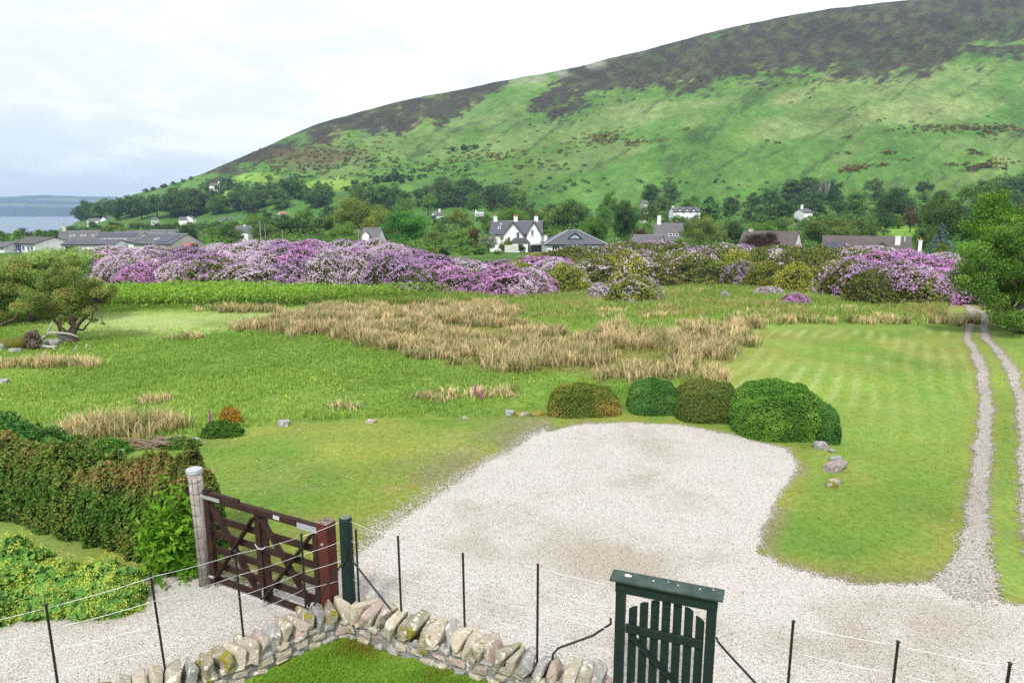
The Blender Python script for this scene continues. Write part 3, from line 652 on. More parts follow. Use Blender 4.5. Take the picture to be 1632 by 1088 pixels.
m_rock = STONES[1]; m_white = stonemat('lichened_boulder', (.32, .32, .31), (.22, .22, .22), (.56, .56, .52))
def rock(px, py, sz, label, mt=None, sink=.3, n=24, group=None):
    x, y = G(px, py); me = rock_mesh('rock', sz, rs, mt or m_white, n, bev=min(sz) * .04)
    link('rock', me, None, label, 'rock', group, None, (x, y, h1(x, y) + sz[2] * (.5 - sink)), rs.uniform(-.5, .5))
m_mossrock = stonemat('moss_cushion_rock', (.34, .31, .27), (.22, .2, .18), moss=.2)
rock(1308, 714, (.32, .28, .22), 'pale lichened rock at the foot of the largest clipped dome')
rock(1325, 720, (.14, .12, .1), 'very small grey stone in the lawn just beside the last clipped dome')
rock(1331, 735, (.26, .22, .18), 'small grey rock behind the long flat pink and grey boulder')
rock(1332, 748, (.62, .3, .24), 'long flat pink and grey boulder on the lawn right of the gravel', stonemat('pink_boulder', (.34, .26, .23), (.2, .2, .195), (.5, .48, .43)))
rock(1328, 775, (.32, .26, .26), 'rock capped with yellow moss, lowest one on the lawn bank', m_mossrock)
rock(452, 678, (.34, .24, .22), 'single pale rock at the meadow edge left of the lawn centre')
rock(309, 706, (.26, .22, .2), 'pale grey rock among weeds below the gorse bush')
rock(191, 724, (.24, .2, .2), 'rounded white rock behind the top of the hedge')
rock(592, 674, (.3, .2, .14), 'flat pinkish rock sunk in the lawn edge', STONES[3])
rock(812, 661, (.3, .22, .2), 'small white rock left of the mossy stones by the clipped domes')
rock(832, 663, (.36, .26, .16), 'low mossy orange stone beside the small white rock', m_mossrock)
rock(856, 662, (.42, .3, .18), 'larger mossy stone touching the leftmost clipped dome', m_mossrock)
rock(744, 667, (.26, .2, .1), 'low orange mossed stone alone on the lawn edge', m_mossrock)
rock(3, 612, (.4, .3, .25), 'whitish stone in the meadow at the left edge of the photo')
rock(86, 550, (.75, .4, .32), 'elongated pale boulder under the windswept hawthorn', sink=.2)
rock(104, 544, (.55, .45, .5), 'round grey boulder beside the hawthorn trunk', stonemat('blue_grey_boulder', (.36, .38, .41), (.28, .30, .33)), sink=.2)
rock(25, 560, (.5, .35, .2), 'white flat stone in front of the mossy fallen log')
rock(2, 556, (.5, .4, .35), 'grey stone at the far end of the mossy log')

# ---------------------------------------------------------------- clipped domes and hedges
def dome_pts(n, rx, ry, hz, rng_, rough=.03, power=2.6, full=.12):
    """points and normals on a clipped loaf shape sitting on the ground"""
    d = rng_.normal(size=(n * 2, 3)); d[:, 2] = np.abs(d[:, 2]) - full; d /= np.linalg.norm(d, axis=1, keepdims=True)
    d = d[d[:, 2] > -full][:n]
    den = (np.abs(d) ** power).sum(1) ** (1 / power)
    P = d / den[:, None]
    bump_ = 1 + rough * (fbm(d[:, 0] * 3 + 5, d[:, 1] * 3 + d[:, 2] * 4, 3, 3) - .5) * 2
    P = P * bump_[:, None] * np.array([rx, ry, hz]); P[:, 2] = np.maximum(P[:, 2], .01)
    Nn = d / np.array([rx, ry, hz]) ** 1.0; Nn /= np.linalg.norm(Nn, axis=1, keepdims=True)
    return P, Nn
def lump_core(rx, ry, hz, mt, name='twigs', power=2.6, s=.9):
    bm = bmesh.new(); bmesh.ops.create_uvsphere(bm, u_segments=24, v_segments=14, radius=1)
    for v in bm.verts:
        d = np.array(v.co); den = (np.abs(d) ** power).sum() ** (1 / power); v.co = Vector(d / den * np.array([rx, ry, hz]) * s); v.co.z = max(v.co.z, 0)
    me = bpy.data.meshes.new(name); bm.to_mesh(me); bm.free(); me.materials.append(mt); return me
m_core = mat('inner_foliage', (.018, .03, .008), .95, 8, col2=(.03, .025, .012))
def clipped(px, py, wpx, hpx, depth, label, mt, n=30000, leaf=.036, rz=0, power=2.9, lump=.09):
    x, y = G(px, py); kk = (y + depth * .8) / y; x *= kk; s = y * kk / F * 1.02; rx = wpx / 2 * s * 1.02; hz = hpx * s * .82
    t = thing('clipped_shrub', label, 'shrub', (x, y + depth * .8, h1(x, y + depth)), rz, 'clipped domes along the back of the gravel')
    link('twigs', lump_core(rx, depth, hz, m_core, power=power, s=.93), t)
    P, Nn = dome_pts(n, rx, depth, hz, rng, lump, power); P *= (1 - .06 * rng.random((n, 1)) ** 2 + .012 * rng.random((n, 1)))
    g = fbm(P[:, 0] * 2.2 + px, P[:, 2] * 2.2 + P[:, 1], 5, 3); v = np.clip(g * 1.2 - .1 + rng.normal(size=n) * .22, 0, 1)
    link('leaves', leaf_mesh('leaves', P, Nn, leaf, rng, mt, jit=.75, v=v), t)
mY = leafmat('clipped_yew', [(.035, .10, .025), (.09, .21, .045), (.16, .29, .07)], .2, .03)
mY2 = leafmat('clipped_olive', [(.06, .12, .02), (.13, .20, .035), (.26, .26, .06), (.46, .28, .08)], .2, .03)
mY3 = leafmat('clipped_green', [(.045, .13, .02), (.11, .25, .04), (.20, .37, .06)], .2, .03)
mY4 = leafmat('clipped_brown', [(.055, .11, .025), (.11, .17, .035), (.20, .21, .06)], .2, .03)
clipped(931, 664, 116, 58, .75, 'leftmost clipped dome, olive green with orange brown new growth', mY2)
clipped(1042, 661, 84, 58, .62, 'smallest clipped dome, even dark blue green, second from left', mY)
clipped(1129, 673, 112, 66, .75, 'clipped dome with brownish tint between the dark one and the largest', mY4)
clipped(1238, 701, 146, 93, .95, 'largest clipped dome, bright mid green, in front of the others', mY3, 36000, .042)
clipped(1308, 706, 42, 70, .5, 'narrow clipped dome half hidden behind the right side of the largest', mY, 12000)

# big mixed hedge on the left
HL = [U(290, 908), U(215, 893), U(120, 868), U(0, 835), U(-220, 800)]
hedge = thing('garden_hedge', 'thick mixed garden hedge with russet and green leaves ending at concrete gate post', 'hedge', (HL[0][0], HL[0][1], 0))
m_hedge = leafmat('hedge_leaves', [(.04, .11, .02), (.08, .19, .03), (.17, .26, .05), (.27, .24, .08), (.36, .20, .09)], .3, .02)
m_laurel = leafmat('laurel_leaves', [(.06, .17, .012), (.12, .30, .02), (.22, .42, .04)], .35, .02)
def hedge_pts(n, off=0):
    s = rng.random(n) ** 1.15; Lp = np.array(HL); seg = s * (len(HL) - 1) * .999; i = seg.astype(int); tt = (seg - i)[:, None]
    base = Lp[i] * (1 - tt) + Lp[i + 1] * tt; d = Lp[i + 1] - Lp[i]; d /= np.linalg.norm(d, axis=1, keepdims=True); nrm = np.stack([-d[:, 1], d[:, 0]], 1); nrm *= np.sign((nrm * [0.2, 1]).sum(1))[:, None]
    hh = 1.12 + .42 * fbm(s * 16, 0 * s, 3) - .24 * s
    a = rng.random(n) * np.pi; ca = np.cos(a); sa = np.sin(a); k = (np.abs(ca) ** 2.15 + np.abs(sa) ** 2.15) ** (-1 / 2.15)
    lump = 1 + .34 * (fbm(s * 22, a * 2.5, 8, 3) - .5) * 2
    r = lump * k * (1 - off - .1 * rng.random(n) ** 2); oy = -ca * r * .42; oz = sa * r * hh
    P = np.concatenate([base + nrm * (.45 + oy)[:, None], oz[:, None]], 1)
    Nn = np.concatenate([nrm * (-ca)[:, None], sa[:, None]], 1)
    return P, Nn, s
P, Nn, s_ = hedge_pts(66000); ne = 7000; ea = rng.random(ne) * np.pi; er = rng.random(ne) ** .5; k_ = (np.abs(np.cos(ea)) ** 3.2 + np.abs(np.sin(ea)) ** 3.2) ** (-1 / 3.2); dv = (np.array(HL[1]) - HL[0]); dv /= np.linalg.norm(dv); nv = np.array([-dv[1], dv[0]]); nv *= np.sign(nv[1])
Pe = np.concatenate([np.array(HL[0]) + nv * (.45 - np.cos(ea) * er * k_ * .42)[:, None] - dv * (.06 + .12 * rng.random((ne, 1)) - .2 * er[:, None] ** 4), (np.sin(ea) * er * k_ * 1.26)[:, None]], 1)
P = np.concatenate([P, Pe]); Nn = np.concatenate([Nn, np.tile([-dv[0], -dv[1], .1], (ne, 1))]); o3 = np.array([HL[0][0], HL[0][1], 0])
red = fbm(P[:, 0] * 1.3, P[:, 2] * 1.6 + P[:, 1], 18, 3) + .34 * sst(.4, 1.2, P[:, 2]) - .16 - .2 * sst(-6, -9, P[:, 0])
v = np.clip(red * .85 + rng.normal(size=len(P)) * .2, 0, 1)
link('leaves', leaf_mesh('leaves', P - o3, Nn, .052, rng, m_hedge, jit=1.0, v=v, aspect=.7), hedge)
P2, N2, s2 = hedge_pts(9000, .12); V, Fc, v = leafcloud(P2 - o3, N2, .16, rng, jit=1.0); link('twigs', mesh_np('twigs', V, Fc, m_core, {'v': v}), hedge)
Pc = []; 
mb = MB()
Lp = [Vector((*q, 0)) for q in HL]
for a, b in zip(Lp[:-1], Lp[1:]):
    d = (b - a).normalized(); nn = Vector((-d.y, d.x, 0)); nn *= 1 if nn.y > 0 else -1
    mb.beam(a + nn * .45 + Vector((0, 0, .36)) - Vector(o3), b + nn * .45 + Vector((0, 0, .36)) - Vector(o3), .62, .4)
mb.obj('branches', m_core, hedge)
# laurel growing at the post end: rosettes
bs = thing('laurel_bush', 'glossy bright green laurel shoots at the hedge end beside concrete post', 'shrub', (HL[0][0] + .1, HL[0][1] - .02, 0))
n = 900; P = np.stack([rng.normal(size=n) * .22 - .12, rng.normal(size=n) * .14 - .06, np.abs(rng.normal(size=n)) * .5 + .05], 1); P[:, 2] = np.minimum(P[:, 2], 1.25 + rng.random(n) * .1)
PP = np.repeat(P[:230], 7, 0) + rng.normal(size=(1610, 3)) * .05
link('leaves', leaf_mesh('leaves', PP, np.tile([0, -.5, .8], (len(PP), 1)), .12, rng, m_laurel, aspect=.34, jit=.9), bs)
mb = MB()
for i in range(14): q = P[i]; mb.tube([(0, .1, 0), (q[0] * .5, .05, q[2] * .5), tuple(q)], [.012, .009, .004], 5)
mb.obj('stems', mat('shrub_bark', (.14, .10, .07), .9, 20), bs)
# brambles behind the hedge, far left
def shrub(name, label, cat, px, py, rx, ry, hz, leaf, n, mt, seed=0, jit=.9, power=2.0, group=None, aspect=.6, core=True, z=None, rough=.3):
    x, y = G(px, py) if not isinstance(px, tuple) else px
    t = thing(name, label, cat, (x, y, h1(x, y) if z is None else z), 0, group)
    P, Nn = dome_pts(n, rx, ry, hz, rng, rough, power); P *= (1 - .35 * rng.random((n, 1)) ** 2)
    v = np.clip(fbm(P[:, 0] * 2 / rx + seed, P[:, 2] * 2 / hz, seed, 3) + rng.normal(size=n) * .2, 0, 1)
    link('leaves', leaf_mesh('leaves', P, Nn, leaf, rng, mt, jit=jit, v=v, aspect=aspect), t)
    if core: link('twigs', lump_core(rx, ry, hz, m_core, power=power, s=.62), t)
    return t
m_bramble = leafmat('bramble_leaves', [(.04, .12, .03), (.09, .22, .05), (.17, .32, .08)], .3, .05)
shrub('bramble_thicket', 'fresh green bramble thicket rising behind the left end of the hedge', 'thicket', 15, 742, 1.2, .7, .95, .09, 6000, m_bramble, 3)
shrub('bramble_thicket', 'small bramble clump between hedge top and brown branch pile', 'thicket', 88, 735, .6, .5, .6, .08, 3000, m_bramble, 4)
m_weed = leafmat('weed_leaves', [(.04, .12, .02), (.08, .2, .03), (.13, .25, .05)], .3, .05)
shrub('weed_clump', 'leafy green weed clump beneath the orange gorse bush', 'weeds', 355, 692, .5, .35, .3, .05, 3500, m_weed, 5)
shrub('weed_clump', 'leafy weeds behind the hedge top next to the rounded white rock', 'weeds', 178, 722, .45, .3, .3, .05, 2500, m_weed, 6)
shrub('weed_clump', 'green weeds growing round the pale grey rock near the branch pile', 'weeds', 290, 712, .45, .25, .2, .05, 2000, m_weed, 7)
# branch pile
m_twig = mat('dead_twigs', (.20, .13, .09), .95, 12, col2=(.30, .24, .19))
mb = MB(); x0, y0 = G(262, 712)
for i in range(70):
    a = rs.uniform(-.5, .5); c_ = Vector((x0 + rs.normal() * .38, y0 + rs.normal() * .12, h1(x0, y0) + .03 + abs(rs.normal()) * .07)); d = Vector((math.cos(a), math.sin(a), rs.normal() * .12)) * rs.uniform(.12, .4)
    mb.tube([c_ - d, c_ + d * .1 + Vector((0, 0, .02)), c_ + d], [.012, .01, .004], 5)
mb.obj('branch_pile', m_twig, label='heap of dead brown branches on the lawn edge above the hedge', cat='branch pile')
# gorse bush in meadow
m_gorse = leafmat('gorse_bloom', [(.10, .13, .03), (.20, .15, .04), (.42, .22, .03), (.50, .30, .03)], .2, .03)
t = shrub('gorse_bush', 'small twiggy gorse bush with orange blossom at the meadow edge', 'shrub', 368, 676, .28, .25, .42, .04, 2600, m_gorse, 8, power=2.4, core=False)
mb = MB()
for i in range(26): a = rs.uniform(0, 6.28); q = rs.uniform(.05, .24); mb.tube([(0, 0, 0), (q * .5 * math.cos(a), q * .5 * math.sin(a), .2), (q * math.cos(a), q * math.sin(a), .36)], [.012, .008, .004], 5)
mb.obj('stems', m_twig, t)
m_fox = mat('foxglove_flowers', (.36, .12, .24), .7, 30, col2=(.25, .1, .2)); m_stalk = mat('plant_stalk', (.12, .2, .05), .8)
def foxglove(px, py, hh, label):
    x, y = G(px, py); t = thing('foxglove', label, 'flower', (x, y, h1(x, y)))
    mb = MB(); mb.tube([(0, 0, 0), (.01, 0, hh * .6), (.02, 0, hh)], [.01, .008, .003], 6); mb.obj('stem', m_stalk, t)
    mb = MB()
    for i in range(26):
        z = hh * (.35 + .62 * i / 26); a = i * 2.4; r = .05 * (1 - i / 30); mb.tube([(.01, 0, z), (.01 + r * math.cos(a) * .6, r * math.sin(a) * .6, z - .005), (.01 + r * math.cos(a), r * math.sin(a), z - .03)], [.006, .014, .02 * (1 - i / 34)], 6)
    mb.obj('flowers', m_fox, t)
foxglove(336, 690, .62, 'purple foxglove spike beside the orange gorse bush')
foxglove(757, 636, .5, 'foxglove spike in the meadow above the lawn centre, left of a pair')
foxglove(766, 640, .34, 'shorter foxglove in the meadow, right of a pair')
# lady's mantle
m_alch = leafmat('mantle_leaves', [(.10, .26, .05), (.17, .36, .08), (.26, .44, .12)], .3, .02); m_alf = leafmat('mantle_flowers', [(.36, .48, .06), (.55, .62, .10), (.62, .66, .16)], .35, .02)
def mantle(px, py, rx, ry, hz, label):
    hz *= 1.3; x, y = U(px, py); t = thing('flowering_plant', label, 'plant', (x, y, 0), 0, 'mounds of yellow green flowering plants beside the gravel')
    link('twigs', lump_core(rx, ry, hz, m_core, power=2, s=.7), t)
    n = 2300; P, Nn = dome_pts(n, rx, ry, hz, rng, .25, 2.0); P *= (1 - .2 * rng.random((n, 1)) ** 2); link('leaves', leaf_mesh('leaves', P, Nn, .085, rng, m_alch, jit=.5, aspect=.95), t)
    n = 300; P, Nn = dome_pts(n, rx * 1.02, ry * 1.02, hz * 1.08, rng, .3, 2.0); P = np.repeat(P, 15, 0) + rng.normal(size=(n * 15, 3)) * .028; link('flowers', leaf_mesh('flowers', P, np.repeat(Nn, 15, 0), .022, rng, m_alf, jit=1, aspect=.8), t)
mantle(20, 945, .62, .5, .5, 'tallest yellow green flowering mound at the far left of the gravel edge')
mantle(100, 962, .5, .4, .36, 'middle yellow green flowering mound of the row edging the gravel')
mantle(172, 962, .46, .4, .38, 'rightmost yellow green flowering mound below the hedge')
mantle(-40, 985, .5, .4, .42, 'yellow green flowering mound cut by the left photo border')
# ---------------------------------------------------------------- wire fence
m_iron = mat('black_iron', (.012, .012, .013), .5, spec=.4); m_wire = mat('galvanised_wire', (.62, .64, .66), .4, metal=.3)
m_dgreen = mat('dark_green_paint', (.006, .017, .015), .6, 14, .15, 40, (.010, .025, .021), .3)
m_galv = mat('galvanised_steel', (.50, .52, .54), .45, 30, col2=(.38, .40, .42), metal=.5)
def fence(label, stakes, ends, post=None, braces=(), nw=4, anchors=True):
    o0 = Vector((stakes[0][0], stakes[0][1], 0)); t = thing('wire_fence', label, 'fence', o0)
    for (x, y, zt, lean) in stakes:
        mb = MB(); mb.tube([(x - o0.x, y - o0.y, .3), (x - o0.x + lean, y - o0.y, zt)], .012, 6); mb.box((x - o0.x + lean, y - o0.y, zt + .003), (.026, .026, .008)); mb.obj('stake', m_iron, t)
    pts = ends
    for i in range(nw):
        mb = MB(); fr = i / nw
        for (a, b) in zip(pts[:-1], pts[1:]):
            za = a[2] - .03 - (a[2] - .52) * fr; zb = b[2] - .03 - (b[2] - .52) * fr
            L_ = [Vector((a[0], a[1], za)).lerp(Vector((b[0], b[1], zb)), k / 6) - o0 - Vector((0, 0, .012 * math.sin(math.pi * k / 6))) for k in range(7)]
            mb.tube(L_, .0026, 5)
        mb.obj('wire', m_wire, t, True)
    if post:
        x, y, z = post; mb = MB(); mb.tube([(x - o0.x, y - o0.y, 0), (x - o0.x, y - o0.y, z - .03), (x - o0.x, y - o0.y, z)], [.075, .072, .062], 16); cp = mb.obj('corner_post', m_dgreen, t)
        mb = MB(); mb.tube([(x - o0.x, y - o0.y, z), (x - o0.x, y - o0.y, z + .004)], [.06, .058], 16); mb.obj('post_cap', mat('weathered_end_grain', (.16, .20, .16), .9, 40), cp)
    for br in braces:
        mb = MB(); mb.tube([Vector(p) - o0 for p in br], .011, 6); mb.obj('brace', m_iron, t)
    return t
PG = (-1.86, 7.12, 1.46)
SL = [(-5.2, 5.0, 1.35, 0), (-4.15, 5.55, 1.36, -.01), (-3.32, 5.85, 1.50, -.05), (-2.77, 6.36, 1.45, -.02), (-2.30, 6.93, 1.35, 0)]
SR = [(-1.72, 7.0, 1.36, 0), (-1.21, 6.79, 1.39, -.01), (-.50, 6.55, 1.32, -.01), (.25, 6.07, 1.46, 0)]
fence('black iron stakes and white wires along the low stone wall, with round green corner post',
      SL + SR, [(a, b, z) for a, b, z, l in SL] + [PG] + [(a, b, z) for a, b, z, l in SR[1:]] + [(.93, 5.82, 1.42)], PG,
      [[UY(553, 868, 7.05), UY(552, 890, 7.04), UY(540, 905, 7.0), UY(496, 970, 6.95)], [(-1.80, 7.06, 1.1), (-1.78, 7.03, .98), UY(622, 970, 6.75)], [UY(973, 985, 5.85), UY(974, 993, 5.85), UY(945, 1012, 5.88), UY(890, 1032, 5.92), UY(881, 1042, 5.95), UY(881, 1050, 5.95)]])
SE = [(2.31, 5.08, 1.5, 0), (3.02, 4.81, 1.5, 0), (3.71, 4.55, 1.5, 0), (4.4, 4.3, 1.5, 0)]
fence('black iron stakes and thin wires right of the green garden gate', SE, [(1.92, 5.42, 1.45)] + [(a, b, z) for a, b, z, l in SE], None,
      [[UY(1142, 1015, 5.45), UY(1144, 1022, 5.42), UY(1158, 1038, 5.4), UY(1208, 1092, 5.3)]])

# ---------------------------------------------------------------- five-bar gate with its posts
m_bwood = mat('dark_brown_wood', (.022, .010, .008), .7, 10, .3, 25, (.042, .019, .013), .25)
m_redpost = mat('red_brown_post', (.10, .020, .012), .55, 7, .15, 20, (.06, .014, .01), .3)
m_gpost = mat('weathered_grey_post', (.34, .31, .27), .95, 9, .6, 30, (.20, .18, .155)); m_label = mat('white_label', (.7, .7, .68), .6, 60, col2=(.2, .2, .2))
A = Vector((*U(332, 931), 0)); B = Vector((*U(529, 1004), 0)); AB = (B - A); LG = AB.length; ang = math.atan2(AB.y, AB.x)
t = thing('gate_post', 'round weathered grey gate post with pale cap next to the hedge', 'gate post', A)
mb = MB(); mb.tube([(-.02, 0, -.1), (-.02, 0, .8), (-.05, 0, 1.56)], [.092, .09, .088], 18); mb.obj('post', m_gpost, t, True)
mb = MB(); mb.tube([(-.05, 0, 1.555), (-.05, 0, 1.60), (-.05, 0, 1.612)], [.098, .098, .07], 20); mb.obj('post_cap', mat('pale_lead_cap', (.42, .45, .48), .6, 20, col2=(.33, .35, .37)), t)
mb = MB()
for i in range(9): z = .25 + i * .15; mb.tube([Vector((-.02 - .00019 * z * 100, 0, z)) + Vector((math.cos(a) * .093, math.sin(a) * .093, .01 * math.sin(a * 2 + i))) for a in np.linspace(0, 6.28, 17)], .0028, 4, False)
for a in (-2.4, -1.6, -.9): mb.tube([(-.02 + math.cos(a) * .094, math.sin(a) * .094, .1), (-.045 + math.cos(a) * .091, math.sin(a) * .091, 1.5)], .002, 4)
mb.obj('wire_netting', m_iron, t)
t = thing('gate_post', 'square red brown gate post beside the round green post', 'gate post', B + Vector((.0, 0, 0)), ang)
mb = MB(); mb.box((0, 0, .67), (.15, .15, 1.38)); mb.obj('post', m_redpost, t, bevel=.006)
mb = MB(); mb.add([(-.08, -.08, 1.362), (.08, -.08, 1.362), (.08, .08, 1.362), (-.08, .08, 1.362), (-.055, -.055, 1.385), (.055, -.055, 1.385), (.055, .055, 1.385), (-.055, .055, 1.385)], [(0, 1, 5, 4), (1, 2, 6, 5), (2, 3, 7, 6), (3, 0, 4, 7), (4, 5, 6, 7), (3, 2, 1, 0)]); mb.obj('post_top', mat('flaked_post_top', (.09, .05, .035), .9, 25, .5, 60, (.26, .23, .19)), t)
mb = MB(); mb.tube([(.0, -.075, 1.12), (.0, -.088, 1.12)], .017, 12); mb.obj('bolt', m_galv, t)
# gate: local x along the gate
g = thing('field_gate', 'dark brown timber five bar gate with two crossed braces, closed', 'gate', A + AB.normalized() * .10 + Vector((0, 0, .05)), ang)
L = LG - .20; zs = [.06, .27, .49, .70, .91, 1.16]
mb = MB(); mb.box((.04, 0, .66), (.085, .075, 1.30)); mb.obj('stile', m_bwood, g, bevel=.004)
mb = MB(); mb.box((L - .06, 0, .56), (.08, .07, 1.10)); mb.obj('stile', m_bwood, g, bevel=.004)
mb = MB(); mb.box((L * .475, 0, .63), (.085, .035, 1.22)); mb.obj('stile', m_bwood, g, bevel=.003)
mb = MB(); mb.box((L * .475 + .07, .045, .60), (.075, .045, 1.22)); mb.obj('stile', m_bwood, g, bevel=.003)
mb = MB(); mb.box((L / 2 + .02, .002, 1.20), (L - .03, .062, .085)); top = mb.obj('top_rail', m_bwood, g, bevel=.004)
for k, z in enumerate(zs[:-1]): mb = MB(); mb.box((L / 2, .027, z), (L - .13, .022, .092)); mb.obj('rail', m_bwood, g, bevel=.003)
for x0, x1 in ((.08, L * .475 - .03), (L * .475 + .06, L - .10)):
    mb = MB(); mb.beam((x0 + .02, -.012, 1.13), (x1 - .02, -.012, .10), .08, .018, (0, 1, 0)); mb.beam((x0 + .02, -.034, .10), (x1, -.034, 1.12), .092, .02, (0, 1, 0)); mb.obj('cross_brace', m_bwood, g)
mb = MB(); mb.box((.13, -.036, 1.21), (.34, .008, .045)); mb.tube([(-.06, -.03, 1.21), (-.0, -.036, 1.21)], .016, 8); mb.obj('hinge_strap', m_galv, g)
mb = MB(); mb.box((.30, 0, 1.262), (.62, .05, .03)); mb.obj('rail_cap', m_bwood, g)
mb = MB(); mb.box((L - .17, -.036, 1.19), (.30, .008, .07)); mb.obj('latch_plate', m_galv, g)
mb = MB(); mb.box((L * .66, -.033, 1.205), (.10, .004, .05)); mb.obj('label_plate', m_label, g)
mb = MB(); mb.tube([(.0, -.045, .12), (.10, -.045, .12)], .018, 8); mb.obj('hinge_pin', m_galv, g); mb = MB(); mb.tube([(L * .475 + .06, -.05, .2), (L * .475 + .06, -.05, -.04)], .011, 8); mb.obj('drop_bolt', m_galv, g)
mb = MB(); mb.tube([Vector((L * .47 + .09 + .08 * math.cos(a), -.06, .80 + .05 * math.sin(a))) for a in np.linspace(math.pi, 2 * math.pi, 9)], .0055, 6); mb.obj('latch_wire', m_wire, g)

# ---------------------------------------------------------------- green garden gate in its frame
a0 = Vector((.975, 5.83, 0)); a1 = Vector((1.82, 5.505, 0)); av = a1 - a0; LW = av.length; an = math.atan2(av.y, av.x)
fr = thing('garden_gateway', 'dark green timber gate frame with moss spotted top beam in the stone wall', 'gateway', a0, an)
for x_ in (.045, LW - .045): mb = MB(); mb.box((x_, 0, .77), (.085, .09, 1.42)); mb.obj('jamb', m_dgreen, fr, bevel=.004)
mb = MB(); mb.box((LW / 2, 0, 1.405), (LW + .004, .094, .13)); mb.obj('head_rail', m_dgreen, fr, bevel=.004)
m_drop = mat('bird_dropping', (.75, .76, .74), .8); m_cap = mat('weathered_green_cap', (.028, .052, .043), .75, 7, .25, 30, (.06, .09, .08), .3)
mb = MB(); mb.prism([(-.05, 1.474), (LW + .05, 1.474), (LW + .05, 1.49), (-.05, 1.49)], -.10, .10); mb.v = [(x, y, z + (.028 * (1 - abs(y) / .1) if z > 1.48 else 0)) for x, y, z in mb.v]
# ridge of the weathered top
mb = MB(); mb.add([(-.045, -.095, 1.472), (LW + .045, -.095, 1.472), (LW + .045, .095, 1.472), (-.045, .095, 1.472), (-.05, -.098, 1.49), (LW + .05, -.098, 1.49), (LW + .05, .098, 1.49), (-.05, .098, 1.49), (-.035, -.03, 1.512), (LW + .035, -.03, 1.512), (LW + .035, .03, 1.512), (-.035, .03, 1.512)],
     [(3, 2, 1, 0), (0, 1, 5, 4), (1, 2, 6, 5), (2, 3, 7, 6), (3, 0, 4, 7), (4, 5, 9, 8), (6, 7, 11, 10), (8, 9, 10, 11), (5, 6, 10, 9), (7, 4, 8, 11)]); cp = mb.obj('top_beam', m_cap, fr)
for (x_, y_, r_) in ((.10, -.01, .026), (.125, -.015, .016), (.34, -.02, .009), (.47, .01, .006), (.56, -.015, .007), (.75, -.01, .008), (.86, .02, .007)):
    mb = MB(); mb.tube([(x_, y_, 1.5125), (x_, y_, 1.5145)], [r_, r_ * .7], 9); mb.obj('bird_dropping', m_drop, cp)
gg = thing('picket_gate', 'dark green picket gate with arched pales and round hole, closed under its frame', 'gate', a0 + Vector((0, 0, .16)), an)
tops = [.87, .935, .975, .99, .985, .965, .89]; n = 7; wp = (LW - .20) / n
HOLE = .055
for i in range(n):
    xc = .10 + wp * (i + .5) + .01; hw = .038; z1 = tops[i] + .16; sl = (.04, .022, .008, 0, -.01, -.03, -.05)[i]
    mb = MB()
    prof = [(xc - hw, 0), (xc + hw, 0), (xc + hw, z1 + sl * .5), (xc, z1 + .008), (xc - hw, z1 - sl * .5)]
    if i < 2:       # the round hole is cut half out of each of the first two pales
        hx, hz_, hr = .10 + wp + .01, .205, .058; ex = xc + hw if i == 0 else xc - hw; dx = abs(hx - ex); t0 = math.acos(dx / hr); arc = [(hx + (-1 if i == 0 else 1) * hr * math.cos(a), hz_ + hr * math.sin(a)) for a in np.linspace(-t0, t0, 11)]
        prof = prof[:2] + arc + prof[2:] if i == 0 else prof + arc[::-1]
    mb.prism(prof, .002, .022); mb.obj('pale', m_dgreen, gg)
# keyhole cut-out trim: ring round the hole between the first two pales
for z_ in (.07, .80): mb = MB(); mb.box((LW / 2, -.013, z_ + .02), (LW - .20, .026, .085)); mb.obj('rail', m_dgreen, gg, bevel=.003)
mb = MB(); mb.beam((.14, -.0135, .765), (LW - .14, -.0135, .20), .07, .025, (0, 1, 0)); mb.obj('brace', m_dgreen, gg)

# ---------------------------------------------------------------- windswept hawthorns, fallen log
m_bark = mat('grey_brown_bark', (.13, .10, .075), .95, 7, .8, 20, (.07, .055, .04)); m_paleb = mat('bleached_dead_wood', (.46, .43, .39), .9, 9, .5, 20, (.30, .28, .25))
m_moss = mat('log_moss', (.13, .12, .015), .95, 9, .8, 30, (.07, .09, .015))
def crown_leaves(cl, leaf, per, mt, parent, o0, flat=.6, name='crown', jit=.9, aspect=.6, vshift=0):
    Ps = []; vs = []
    for (c_, r) in cl:
        nn = int(per * (r[0] if hasattr(r, '__len__') else r) ** 2); rr = np.array(r if hasattr(r, '__len__') else (r, r, r * flat))
        d = rng.normal(size=(nn, 3)); d /= np.linalg.norm(d, axis=1, keepdims=True); d *= (rng.random((nn, 1)) ** .45)
        Ps.append(np.array(c_) + d * rr); vs.append(np.clip(rng.random() * .6 + .15 + vshift + rng.normal(size=nn) * .16 + d[:, 2] * .1, 0, 1))
    P = np.concatenate(Ps) - np.array(o0); v = np.concatenate(vs)
    return link(name, leaf_mesh(name, P, np.tile([0, -.2, .8], (len(P), 1)), leaf, rng, mt, jit=jit, v=v, aspect=aspect), parent)
